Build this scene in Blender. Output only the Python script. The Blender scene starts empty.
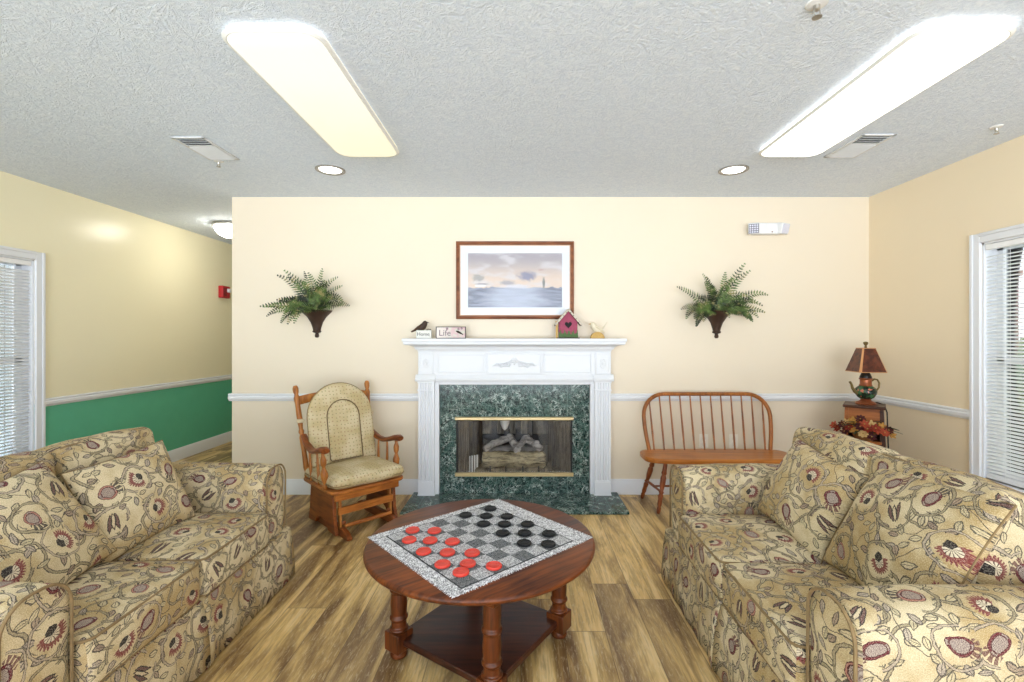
import bpy, math, random
from mathutils import Vector, Matrix, Euler, noise
PI = math.pi
R = math.radians
scene = bpy.context.scene
C = scene.collection

# ------------------------------------------------------------------ camera, world, exposure
cam_d = bpy.data.cameras.new('camera')
cam = bpy.data.objects.new('camera', cam_d)
C.objects.link(cam)
cam.location = (0, 0, 1.29)
cam.rotation_euler = (R(90), 0, 0)
cam_d.sensor_width = 36
cam_d.lens = 470 / 1024 * 36
cam_d.shift_x = -9 / 1024
cam_d.shift_y = -4 / 1024
cam_d.clip_start = 0.02
scene.camera = cam

world = bpy.data.worlds.new('daylight')
scene.world = world
world.use_nodes = True
bg = world.node_tree.nodes['Background']
SKY, UPLIGHT = 4.2, 11.2          # overcast sky above, added bright lower half that lifts the ceiling
_t = world.node_tree
_tc = _t.nodes.new('ShaderNodeTexCoord')
_sp = _t.nodes.new('ShaderNodeSeparateXYZ')
_mr = _t.nodes.new('ShaderNodeMapRange')
_mr.inputs[1].default_value, _mr.inputs[2].default_value = -0.04, 0.04
_mr.inputs[3].default_value, _mr.inputs[4].default_value = UPLIGHT, SKY
_t.links.new(_tc.outputs['Generated'], _sp.inputs[0])
_t.links.new(_sp.outputs[2], _mr.inputs[0])
_t.links.new(_mr.outputs[0], bg.inputs['Strength'])
bg.inputs['Color'].default_value = (0.87, 0.945, 1.035, 1)

vs = scene.view_settings
vs.view_transform = 'Standard'
vs.look = 'None'
vs.gamma = 1
vs.use_curve_mapping = False
vs.exposure = 0.1
LENS_L, LENS_R, LENS_SMALL, LENS_HALL = 0.76, 1.8, 4.0, 22.0
scene.cycles.max_bounces = 10
scene.cycles.diffuse_bounces = 6
scene.cycles.transparent_max_bounces = 24
scene.cycles.sample_clamp_indirect = 6


def portal(name, loc, rot, sx, sy):
    d = bpy.data.lights.new(name, 'AREA')
    d.shape = 'RECTANGLE'
    d.size, d.size_y = sx, sy
    d.cycles.is_portal = True
    o = bpy.data.objects.new(name, d)
    C.objects.link(o)
    o.location, o.rotation_euler = loc, rot


portal('daylight_portal', (-0.37, -2.72, 1.23), (R(90), 0, 0), 6.26, 2.34)


# ------------------------------------------------------------------ colour helpers
def lin(c):
    c /= 255.0
    return c / 12.92 if c <= 0.04045 else ((c + 0.055) / 1.055) ** 2.4


def rgb(r, g, b):
    return (lin(r), lin(g), lin(b), 1.0)


# ------------------------------------------------------------------ node expressions
class X:
    def __init__(s, nt, k):
        s.nt, s.k = nt, k

    def __add__(a, b): return mth(a.nt, 'ADD', a, b)
    __radd__ = __add__
    def __sub__(a, b): return mth(a.nt, 'SUBTRACT', a, b)
    def __rsub__(a, b): return mth(a.nt, 'SUBTRACT', b, a)
    def __mul__(a, b): return mth(a.nt, 'MULTIPLY', a, b)
    __rmul__ = __mul__
    def __truediv__(a, b): return mth(a.nt, 'DIVIDE', a, b)
    def __lt__(a, b): return mth(a.nt, 'LESS_THAN', a, b)
    def __gt__(a, b): return mth(a.nt, 'GREATER_THAN', a, b)


def plug(nt, sock, v):
    if isinstance(v, X):
        nt.links.new(v.k, sock)
    elif v is not None:
        sock.default_value = v


def mth(nt, op, *a):
    n = nt.nodes.new('ShaderNodeMath')
    n.operation = op
    for i, v in enumerate(a):
        plug(nt, n.inputs[i], v)
    return X(nt, n.outputs[0])


def f1(op):
    return lambda a, *b: mth(a.nt, op, a, *b)


xabs, xfloor, xfrac, xsin, xcos, xsqrt, xatan2, xmax, xmin, xpow = [f1(o) for o in (
    'ABSOLUTE', 'FLOOR', 'FRACT', 'SINE', 'COSINE', 'SQRT', 'ARCTAN2', 'MAXIMUM', 'MINIMUM', 'POWER')]


def smooth(a, lo, hi):
    n = a.nt.nodes.new('ShaderNodeMapRange')
    n.interpolation_type = 'SMOOTHSTEP'
    plug(a.nt, n.inputs[0], a)
    n.inputs[1].default_value, n.inputs[2].default_value = lo, hi
    return X(a.nt, n.outputs[0])


def mixc(nt, f, a, b):
    n = nt.nodes.new('ShaderNodeMix')
    n.data_type = 'RGBA'
    plug(nt, n.inputs[0], f)
    plug(nt, n.inputs[6], a)
    plug(nt, n.inputs[7], b)
    return X(nt, n.outputs[2])


def sep(v):
    n = v.nt.nodes.new('ShaderNodeSeparateXYZ')
    plug(v.nt, n.inputs[0], v)
    return [X(v.nt, n.outputs[i]) for i in range(3)]


def comb(nt, x, y, z=0.0):
    n = nt.nodes.new('ShaderNodeCombineXYZ')
    for i, v in enumerate((x, y, z)):
        plug(nt, n.inputs[i], v)
    return X(nt, n.outputs[0])


def vmath(op, a, b):
    n = a.nt.nodes.new('ShaderNodeVectorMath')
    n.operation = op
    plug(a.nt, n.inputs[0], a)
    plug(a.nt, n.inputs[1], b)
    return X(a.nt, n.outputs[0])


def vscale(a, s):
    return vmath('MULTIPLY', a, s if isinstance(s, tuple) else (s, s, s))


def noi(vec, scale, detail=2.0, rough=0.5, dist=0.0, dim='3D', col=False):
    n = vec.nt.nodes.new('ShaderNodeTexNoise')
    n.noise_dimensions = dim
    plug(vec.nt, n.inputs['Vector'], vec)
    n.inputs['Scale'].default_value = scale
    n.inputs['Detail'].default_value = detail
    n.inputs['Roughness'].default_value = rough
    n.inputs['Distortion'].default_value = dist
    return X(vec.nt, n.outputs['Color' if col else 'Fac'])


def voro(vec, scale, rnd=1.0, dim='3D', feature='F1'):
    n = vec.nt.nodes.new('ShaderNodeTexVoronoi')
    n.voronoi_dimensions = dim
    n.feature = feature
    plug(vec.nt, n.inputs['Vector'], vec)
    n.inputs['Scale'].default_value = scale
    n.inputs['Randomness'].default_value = rnd
    return n


def white(vec, dim='2D'):
    n = vec.nt.nodes.new('ShaderNodeTexWhiteNoise')
    n.noise_dimensions = dim
    plug(vec.nt, n.inputs['Vector'], vec)
    return X(vec.nt, n.outputs['Value'])


class Mat:
    def __init__(s, name, rough=0.5, metal=0.0, spec=0.5):
        s.m = bpy.data.materials.new(name)
        s.m.use_nodes = True
        s.nt = s.m.node_tree
        s.b = s.nt.nodes['Principled BSDF']
        s.b.inputs['Roughness'].default_value = rough
        s.b.inputs['Metallic'].default_value = metal
        s.b.inputs['Specular IOR Level'].default_value = spec

    def coord(s, kind='Object'):
        n = s.nt.nodes.new('ShaderNodeTexCoord')
        return X(s.nt, n.outputs[kind])

    def set(s, name, v):
        plug(s.nt, s.b.inputs[name], v)

    def col(s, v):
        plug(s.nt, s.b.inputs['Base Color'], v)

    def mix(s, f, a, b):
        return mixc(s.nt, f, a, b)

    def bump(s, h, strength=0.3, dist=0.01):
        n = s.nt.nodes.new('ShaderNodeBump')
        n.inputs['Strength'].default_value = strength
        n.inputs['Distance'].default_value = dist
        plug(s.nt, n.inputs['Height'], h)
        s.nt.links.new(n.outputs[0], s.b.inputs['Normal'])


def plain(name, color, rough=0.5, metal=0.0, spec=0.5, vary=0.06, scale=25.0):
    """a single-colour surface with a slight procedural mottling"""
    m = Mat(name, rough, metal, spec)
    n = noi(m.coord(), scale, 3)
    dark = tuple(c * (1 - vary) for c in color[:3]) + (1,)
    lite = tuple(min(1, c * (1 + vary)) for c in color[:3]) + (1,)
    m.col(m.mix(n, dark, lite))
    return m.m


def emitter(name, color, strength, vary=None):
    m = Mat(name, 0.4)
    m.col((0.85, 0.85, 0.82, 1))
    m.set('Emission Color', color)
    m.b.inputs['Emission Strength'].default_value = strength
    return m.m


def wood(name, c1, c2, axis=2, rough=0.32, scale=1.0, coat=0.3):
    m = Mat(name, rough, 0, 0.28)
    p = m.coord()
    st = [30.0 * scale] * 3
    st[axis] = 2.6 * scale
    q = vscale(p, tuple(st))
    w = noi(q, 1.0, 5, 0.6, 0.6)
    q2 = vscale(p, tuple([v * 4 for v in st]))
    fine = noi(q2, 1.0, 2, 0.5)
    f = smooth(w * 0.65 + fine * 0.3 + (noi(p, 7.0 * scale, 2) - 0.5) * 0.35 + 0.05, 0.3, 0.74)
    m.col(m.mix(f, c1, c2))
    m.set('Coat Weight', coat)
    m.set('Coat Roughness', 0.15)
    m.bump(w, 0.08, 0.004)
    return m.m


# ------------------------------------------------------------------ materials
def fabric(name):
    m = Mat(name, 0.9, 0, 0.15)
    nt = m.nt
    uv = m.coord('UV')
    wob = vscale(vmath('SUBTRACT', noi(uv, 9.0, 2, col=True, dim='2D'), (0.5, 0.5, 0.5)), 0.03)
    wob2 = vscale(vmath('SUBTRACT', noi(uv, 120.0, 1, col=True, dim='2D'), (0.5, 0.5, 0.5)), 0.004)
    p = vmath('ADD', vmath('ADD', uv, wob), wob2)
    blot = smooth(noi(uv, 4.0, 4, 0.6, dim='2D'), 0.34, 0.66)
    ground = m.mix(blot, rgb(218, 201, 164), rgb(180, 153, 104))
    dark = rgb(46, 38, 38)
    vine = rgb(62, 53, 48)
    olive = rgb(146, 132, 104)
    burg = rgb(108, 34, 44)
    lilac = rgb(182, 166, 152)

    def local(vec, scale, rnd):
        vn = voro(vec, scale, rnd, '2D')
        d = vmath('SUBTRACT', vec, X(nt, vn.outputs['Position']))
        h = sep(X(nt, vn.outputs['Color']))
        dx, dy, _ = sep(d)
        a = h[0] * 6.2832
        c, s = xcos(a), xsin(a)
        return dx * c + dy * s, dy * c - dx * s, h

    def contour(off, scale, level):
        """distance in metres from a wandering line"""
        e = 0.004
        q = vmath('ADD', p, off)
        n0 = noi(q, scale, 0.6, dim='2D')
        n1 = noi(vmath('ADD', q, (e, 0, 0)), scale, 0.6, dim='2D')
        n2 = noi(vmath('ADD', q, (0, e, 0)), scale, 0.6, dim='2D')
        gx, gy = (n1 - n0) / e, (n2 - n0) / e
        return xabs(n0 - level) / xmax(xsqrt(gx * gx + gy * gy), 0.35)
    sx, sy, sh = local(p, 1 / 0.044, 0.85)
    leaf = xabs(sx) * 92.0 + xpow(xabs(sy) * 48.0, 2.0)
    c1 = contour((0, 0, 0), 6.0, 0.5)
    c2 = contour((3.1, 7.7, 0), 7.5, 0.48)
    lx, ly, h = local(p, 1 / 0.150, 0.55)
    rad = xsqrt(lx * lx + ly * ly)
    ang = xatan2(ly, lx)
    outside = rad > 0.045
    # stems: a grey-olive band between two dark threads, and single threads
    col = m.mix((c1 < 0.0040) * outside * 0.8, ground, olive)
    col = m.mix(xmax((xabs(c1 - 0.0040) < 0.0012), c2 < 0.0012) * outside * 0.9, col, vine)
    leaf_in = (leaf < 1.0) * outside * (sh[0] > 0.08)
    leaf_line = leaf_in * xmax(leaf > 0.66, xmax(xabs(sx) < 0.0008, (xabs(xsin(sy * 520.0 + xabs(sx) * 420.0)) < 0.22) * (sh[2] > 0.4)))
    tint = m.mix(sh[1] > 0.6, rgb(206, 190, 152), m.mix(sh[2] > 0.55, rgb(150, 126, 112), lilac))
    col = m.mix(leaf_in * 0.75, col, tint)
    col = m.mix(leaf_line * 0.85, col, dark)
    # scroll round each flower (double thread)
    rr = rad + (noi(p, 20, 1, dim='2D') - 0.5) * 0.02
    arc = (ang < 2.2)
    col = m.mix((xabs(rr - 0.058) < 0.0038) * arc * 0.8, col, m.mix(h[2] > 0.5, olive, rgb(176, 158, 138)))
    col = m.mix((xabs(xabs(rr - 0.058) - 0.0038) < 0.0010) * arc * 0.9, col, vine)
    # A: pomegranate
    e = xsqrt(xpow(xabs(lx) * (1 / 0.026), 2.0) + xpow(xabs(ly) * (1 / 0.032), 2.0))
    crown = (xabs(xsin(ang * 9.0)) > 0.45) * (ly > 0.024) * (rad < 0.050) * (xabs(lx) < 0.024)
    colA = m.mix(crown * 0.9, col, m.mix(h[2] > 0.5, dark, rgb(104, 60, 58)))
    hatch = xsin((lx + ly) * 1000.0) * xsin((lx - ly) * 1000.0)
    seed = m.mix(hatch > 0.05, lilac, rgb(112, 86, 82))
    fillA = m.mix((e > 0.72) * (xabs(lx) > 0.008), seed, m.mix(h[2] > 0.3, rgb(176, 120, 104), burg))
    fillA = m.mix(xmax(xabs(e - 0.72) < 0.05, e > 0.92), fillA, rgb(84, 34, 40))
    colA = m.mix(e < 1.0, colA, fillA)
    # B: fan with a burgundy fringe
    fr = 0.027 + xabs(xsin(ang * 12.0)) * 0.011
    inB = (rad < fr) * (ly > -0.010)
    fillB = m.mix(xabs(xsin(ang * 6.0)) > 0.5, rgb(86, 62, 60), rgb(218, 204, 176))
    fillB = m.mix(rad > 0.019, fillB, m.mix(xabs(xsin(ang * 24.0)) > 0.5, rgb(90, 36, 44), rgb(138, 62, 62)))
    cup = xabs(lx) * 66 + xpow(xabs(ly + 0.013) * 76.0, 2.0)
    colB = m.mix(inB * 0.95, col, fillB)
    colB = m.mix(cup < 1.0, colB, dark)
    # C: tulip of three blades, outlined
    b0 = xabs(lx) * 105.0 + xpow(xabs(ly) * 31.0, 2.0)
    l1 = xabs(lx - 0.012 - ly * 0.14)
    l2 = xabs(lx + 0.012 + ly * 0.14)
    b1 = xmin(l1, l2) * 125.0 + xpow(xabs(ly - 0.004) * 29.0, 2.0)
    fillC = m.mix(b0 < 0.6, rgb(104, 72, 66), rgb(206, 188, 152))
    colC = m.mix(xmin(b0, b1) < 1.0, col, fillC)
    colC = m.mix(xmax((b0 < 1.0) * (b0 > 0.72), (xabs(b1 - 0.82) < 0.18)), colC, dark)
    out = m.mix(h[1] > 0.45, colA, m.mix(h[1] > 0.75, colB, colC))
    # woven texture
    w = noi(uv, 330.0, 2, 0.7, dim='2D')
    out = m.mix(smooth(w, 0.40, 0.66) * 0.45, out, vscale(out, 0.5))
    out = m.mix(smooth(w, 0.52, 0.34) * 0.22, out, rgb(236, 226, 200))
    m.col(out)
    m.bump(w * 0.5 + noi(uv, 14.0, 2, dim='2D'), 0.4, 0.006)
    return m.m


FAB = fabric('floral_fabric')
WELT = plain('welt_cord', rgb(136, 114, 82), 0.9, 0, .15, .45, 38)


def dotted():
    m = Mat('dotted_upholstery', 0.85, 0, 0.2)
    uv = m.coord('UV')
    vn = voro(uv, 1 / 0.026, 0.35, '2D')
    d = X(m.nt, vn.outputs['Distance'])
    hh = sep(X(m.nt, vn.outputs['Color']))
    base = m.mix(smooth(noi(uv, 8, 3, dim='2D'), 0.3, 0.7), rgb(208, 193, 158), rgb(188, 169, 126))
    dot = m.mix(hh[0] > 0.5, rgb(140, 96, 66), rgb(124, 122, 80))
    m.col(m.mix((d < 0.17) * 0.6, base, dot))
    m.bump(noi(uv, 300, 1, dim='2D') * 0.3 + noi(uv, 18, 2, dim='2D'), 0.3, 0.005)
    return m.m


DOT = dotted()


def floor_mat():
    m = Mat('vinyl_planks', 0.36, 0, 0.35)
    x, y, _ = sep(m.coord())
    row = xfloor(x / 0.185)
    sh = white(comb(m.nt, row, 3.7)) * 1.22
    yy = (y + sh) / 1.22
    idx = xfloor(yy)
    idv = comb(m.nt, row * 3.13, idx * 1.71)
    rnd = white(idv)
    rnd2 = white(comb(m.nt, row + 11.5, idx + 4.5))
    g = comb(m.nt, x * 1.0 + rnd * 17.0, y * 0.15 + rnd2 * 9.0)
    broad = noi(g, 9.0, 4, 0.55, 0.5, '2D')
    fine = noi(comb(m.nt, x + rnd * 5, y * 0.06), 75.0, 4, 0.65, 0.4, '2D')
    fleck = noi(comb(m.nt, x * 1.0 + rnd * 3.0, y * 0.14), 150.0, 4, 0.75, 0.5, '2D')
    tone = smooth(broad * 0.85 + (rnd - 0.5) * 0.07, 0.26, 0.55)
    c = m.mix(tone, rgb(110, 78, 42), rgb(222, 186, 118))
    c = m.mix(smooth(broad, 0.54, 0.70) * 0.7, c, rgb(236, 208, 152))
    c = m.mix(smooth(fine, 0.44, 0.64) * 0.40, c, rgb(118, 86, 54))
    c = m.mix(smooth(fleck, 0.50, 0.72) * 0.42, c, rgb(232, 214, 176))
    c = m.mix((rnd2 > 0.7) * 0.14, c, rgb(158, 140, 116))
    fx = xfrac(x / 0.185)
    fy = xfrac(yy)
    seam = xmax(xmax(fx < 0.010, fx > 0.990), xmax(fy < 0.0018, fy > 0.9982))
    c = m.mix(seam * 0.55, c, rgb(84, 60, 38))
    m.col(c)
    m.set('Roughness', 0.30 + fine * 0.16)
    m.bump(fleck * 0.6 - seam, 0.12, 0.003)
    return m.m


def ceiling_mat():
    m = Mat('stomped_ceiling', 0.75, 0, 0.25)
    p = m.coord()
    vn = voro(p, 7.0, 1.0, '2D')
    d = vmath('SUBTRACT', p, X(m.nt, vn.outputs['Position']))
    dx, dy, _ = sep(d)
    a = xatan2(dy, dx)
    rays = noi(comb(m.nt, xcos(a) * 3.0, xsin(a) * 3.0, sep(X(m.nt, vn.outputs['Color']))[0] * 40.0), 2.2, 3, 0.6)
    n2 = noi(p, 34.0, 4, 0.65, 1.8)
    n3 = noi(p, 90.0, 2, 0.6)
    h = rays * 0.6 + n2 * 1.0 + n3 * 0.25
    m.col(m.mix(smooth(n2, 0.35, 0.65), rgb(216, 226, 240), rgb(231, 239, 249)))
    m.bump(h, 0.55, 0.016)
    return m.m


def wall_mat(name, upper, lower=None, z_split=0.79, rough=0.42):
    m = Mat(name, rough, 0, 0.4)
    p = m.coord()
    n = noi(p, 3.0, 3)
    u = m.mix(n, tuple(c * 0.97 for c in upper[:3]) + (1,), upper)
    if lower:
        z = sep(p)[2]
        u = m.mix(z < z_split, u, m.mix(noi(p, 9, 3), tuple(c * 0.9 for c in lower[:3]) + (1,), lower))
    m.col(u)
    m.bump(noi(p, 160, 2), 0.06, 0.002)
    return m.m


def marble():
    m = Mat('green_marble', 0.14, 0, 0.25)
    p = m.coord()
    w = noi(p, 14.0, 4, 0.7, col=True)
    q = vmath('ADD', p, vscale(w, 0.11))
    e1 = X(m.nt, voro(q, 22.0, 1.0, '3D', 'DISTANCE_TO_EDGE').outputs['Distance'])
    n1 = noi(q, 20.0, 3, 0.6)
    n2 = noi(vmath('ADD', q, (5, 3, 1)), 34.0, 3, 0.6)
    cl = smooth(noi(p, 22.0, 5, 0.7), 0.38, 0.68)
    c = m.mix(cl, rgb(12, 26, 26), rgb(44, 74, 68))
    patch = smooth(noi(p, 12.0, 2), 0.4, 0.6)
    c = m.mix(smooth(xabs(n2 - 0.5), 0.035, 0.0) * 0.6, c, rgb(126, 156, 146))
    c = m.mix(smooth(xabs(n1 - 0.5), 0.028, 0.0) * 0.9 * patch, c, rgb(214, 226, 218))
    c = m.mix(smooth(e1, 0.05, 0.0) * 0.4, c, rgb(150, 176, 164))
    x, y, z = sep(p)
    sx = xabs(xfrac((x + 0.197) / 0.287 + 0.5) - 0.5) < 0.007
    sz = xabs(xfrac((z - 0.155) / 0.287 + 0.5) - 0.5) < 0.007
    c = m.mix(xmax(sx, sz) * 0.6, c, rgb(130, 150, 142))
    m.col(c)
    return m.m


def glass_mat(name, refl=0.25, tint=(1, 1, 1, 1)):
    m = Mat(name)
    nt = m.nt
    nt.nodes.remove(m.b)
    out = [n for n in nt.nodes if n.type == 'OUTPUT_MATERIAL'][0]
    t = nt.nodes.new('ShaderNodeBsdfTransparent')
    t.inputs[0].default_value = tint
    g = nt.nodes.new('ShaderNodeBsdfGlossy')
    g.inputs['Roughness'].default_value = 0.02 if name == 'clear_glass' else refl
    f = nt.nodes.new('ShaderNodeFresnel')
    f.inputs[0].default_value = 1.45
    mx = nt.nodes.new('ShaderNodeMixShader')
    nt.links.new(f.outputs[0], mx.inputs[0])
    nt.links.new(t.outputs[0], mx.inputs[1])
    nt.links.new(g.outputs[0], mx.inputs[2])
    nt.links.new(mx.outputs[0], out.inputs[0])
    return m.m


def painting_mat():
    m = Mat('watercolour_landscape', 0.5, 0, 0.2)
    x, y, z = sep(m.coord())          # picture is about 0.78 x 0.37, local origin at its centre
    p = comb(m.nt, x, z)
    sky = m.mix(smooth(z, -0.02, 0.20), rgb(214, 192, 172), rgb(164, 156, 160))
    sky = m.mix(smooth(noi(comb(m.nt, x, z * 3.0), 5, 4, dim='2D'), 0.45, 0.7) * 0.7, sky, rgb(206, 202, 204))
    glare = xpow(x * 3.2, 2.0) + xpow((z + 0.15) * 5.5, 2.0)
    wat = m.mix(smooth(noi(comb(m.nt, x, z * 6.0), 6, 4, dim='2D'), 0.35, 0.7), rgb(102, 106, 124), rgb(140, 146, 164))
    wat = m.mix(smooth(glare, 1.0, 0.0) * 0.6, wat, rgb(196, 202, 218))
    edge = noi(p, 14, 3, dim='2D') * 0.05 - 0.085
    c = m.mix(z < edge, sky, wat)
    def blob(cx, cz, rx, rz, colr, amt):
        nn = noi(p, 40, 5, 0.65, dim='2D')
        e = xsqrt(xpow((x - cx) / rx, 2.0) + xpow((z - cz) / rz, 2.0)) + (nn - 0.5) * 1.3
        return smooth(e, 1.15, 0.4) * amt, colr
    for a in ((0.10, 0.035, 0.085, 0.045, rgb(122, 122, 146), 0.95), (0.235, -0.02, 0.014, 0.045, rgb(104, 108, 100), 0.95),
              (-0.30, 0.02, 0.055, 0.035, rgb(150, 146, 140), 0.85), (-0.06, -0.02, 0.07, 0.025, rgb(150, 146, 152), 0.85),
              (-0.29, -0.045, 0.05, 0.012, rgb(242, 242, 244), 0.9), (-0.27, -0.03, 0.06, 0.007, rgb(112, 108, 112), 0.8),
              (0.02, -0.05, 0.14, 0.02, rgb(206, 206, 214), 0.8), (0.21, 0.085, 0.03, 0.005, rgb(170, 120, 110), 0.7)):
        f, k = blob(*a)
        c = m.mix(f, c, k)
    m.col(c)
    return m.m


def knit_mat(name, c1, c2, scale=170):
    m = Mat(name, 0.9, 0, 0.1)
    p = m.coord()
    n = noi(p, scale, 2, 0.6, 1.5, '2D')
    f = smooth(n, 0.44, 0.56)
    m.col(m.mix(f, c1, c2))
    m.bump(n, 0.5, 0.004)
    return m.m


def fern_mat():
    m = Mat('fern_leaf', 0.55)
    p = m.coord()
    n = noi(p, 14, 3)
    c = m.mix(smooth(n, 0.38, 0.6), rgb(30, 42, 26), rgb(98, 122, 62))
    c = m.mix(smooth(noi(vmath('ADD', p, (4, 4, 4)), 20, 2), 0.56, 0.7), c, rgb(158, 148, 96))
    m.col(c)
    return m.m


def brick_mat():
    m = Mat('brick_outside', 0.85)
    n = m.nt.nodes.new('ShaderNodeTexBrick')
    p = m.coord()
    x, y, z = sep(p)
    plug(m.nt, n.inputs['Vector'], comb(m.nt, x + y, z))
    n.inputs['Color1'].default_value = rgb(140, 78, 62)
    n.inputs['Color2'].default_value = rgb(116, 60, 50)
    n.inputs['Mortar'].default_value = rgb(176, 160, 146)
    n.inputs['Scale'].default_value = 4.5
    m.col(X(m.nt, n.outputs[0]))
    return m.m


def log_mat(name, c1, c2, axis=0):
    m = Mat(name, 0.9)
    p = m.coord()
    st = [26.0] * 3
    st[axis] = 5.0
    n = noi(vscale(p, tuple(st)), 1.0, 5, 0.65, 0.8)
    m.col(m.mix(smooth(n, 0.36, 0.62), c1, c2))
    m.bump(n, 0.8, 0.012)
    return m.m


FLOOR = floor_mat()
CEIL = ceiling_mat()
WALL_B = wall_mat('cream_paint', rgb(228, 215, 193))
WALL_R = wall_mat('cream_paint_light_tint', rgb(237, 220, 190))  # same cream as the back wall, differing light put into its tone
WALL_L = wall_mat('cream_and_green_paint', rgb(242, 234, 202), rgb(100, 188, 154), 0.79, 0.27)  # cream tone carries this wall's light; the green is its own paint
TRIM = plain('white_trim_paint', rgb(226, 228, 232), 0.42, 0, 0.3, 0.01)
MARBLE = marble()
GLASS = glass_mat('clear_glass')
BLIND = plain('white_blind_slat', rgb(240, 240, 240), 0.45, 0, 0.4, 0.01)
BRASS = plain('polished_brass', rgb(214, 194, 150), 0.3, 1.0, 0.5, 0.03)
BLACK = plain('black_metal', rgb(26, 25, 24), 0.5, 0, 0.4)
SOOT = log_mat('sooty_firebrick', rgb(64, 55, 45), rgb(118, 105, 86), 2)
LOG1 = log_mat('ceramic_log_bark', rgb(96, 86, 66), rgb(190, 174, 138), 0)
LOG2 = log_mat('ceramic_log_ash', rgb(112, 106, 102), rgb(190, 182, 174), 0)
EMBER = log_mat('ember_bed', rgb(88, 78, 66), rgb(150, 136, 112), 1)
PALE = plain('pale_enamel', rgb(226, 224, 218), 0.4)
WOOD_TABLE = wood('cherry_tabletop', rgb(50, 20, 8), rgb(126, 64, 24), 0, 0.40, 0.8, 0.06)
WOOD_TABLE_LEG = wood('cherry_leg', rgb(44, 19, 9), rgb(108, 54, 22), 2, 0.32, 1.0, 0.12)
WOOD_SHELF = wood('cherry_shelf', rgb(40, 18, 12), rgb(82, 42, 26), 0, 0.34, 0.8, 0.1)
WOOD_GL = wood('glider_oak', rgb(122, 66, 24), rgb(194, 128, 62), 2, 0.36, 1.0, 0.08)
WOOD_GLX = wood('glider_oak_rail', rgb(124, 64, 22), rgb(196, 122, 56), 0, 0.36, 1.0, 0.08)
WOOD_GLD = wood('glider_dark_base', rgb(84, 38, 14), rgb(150, 82, 36), 1, 0.36, 1.0, 0.08)
WOOD_BENCH = wood('bench_maple', rgb(142, 78, 26), rgb(196, 124, 54), 0, 0.3, 0.7, 0.15)
WOOD_BOW = wood('bench_bow_wood', rgb(112, 62, 24), rgb(172, 106, 48), 2, 0.36, 1.0, 0.08)
WOOD_BLEG = wood('bench_leg_wood', rgb(96, 44, 20), rgb(146, 78, 38), 2, 0.36, 1.0, 0.08)
WOOD_ST = wood('end_table_wood', rgb(120, 62, 26), rgb(182, 110, 54), 0, 0.38, 0.8, 0.08)
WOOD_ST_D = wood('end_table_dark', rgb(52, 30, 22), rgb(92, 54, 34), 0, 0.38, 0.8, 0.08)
WOOD_FR = wood('picture_frame_wood', rgb(96, 50, 26), rgb(150, 92, 56), 0, 0.35, 1.0, 0.08)
FERN = fern_mat()
POT = plain('dark_brown_planter', rgb(62, 44, 34), 0.45, 0.2, 0.5, 0.25, 30)
REDP = plain('red_plastic_checker', rgb(212, 60, 44), 0.4)
BLKP = plain('black_plastic_checker', rgb(22, 23, 24), 0.5, 0, .25)
KNIT_L = knit_mat('pale_knit', rgb(120, 120, 122), rgb(224, 224, 226))
KNIT_D = knit_mat('grey_knit', rgb(66, 68, 70), rgb(140, 142, 144), 200)
KNIT_LINE = knit_mat('dark_line_knit', rgb(50, 52, 54), rgb(80, 82, 84), 200)
KNIT_EDGE = knit_mat('fleck_border_knit', rgb(134, 134, 138), rgb(240, 240, 242), 110)
METAL = plain('brushed_nickel', rgb(180, 176, 168), 0.35, 0.9)


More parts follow.
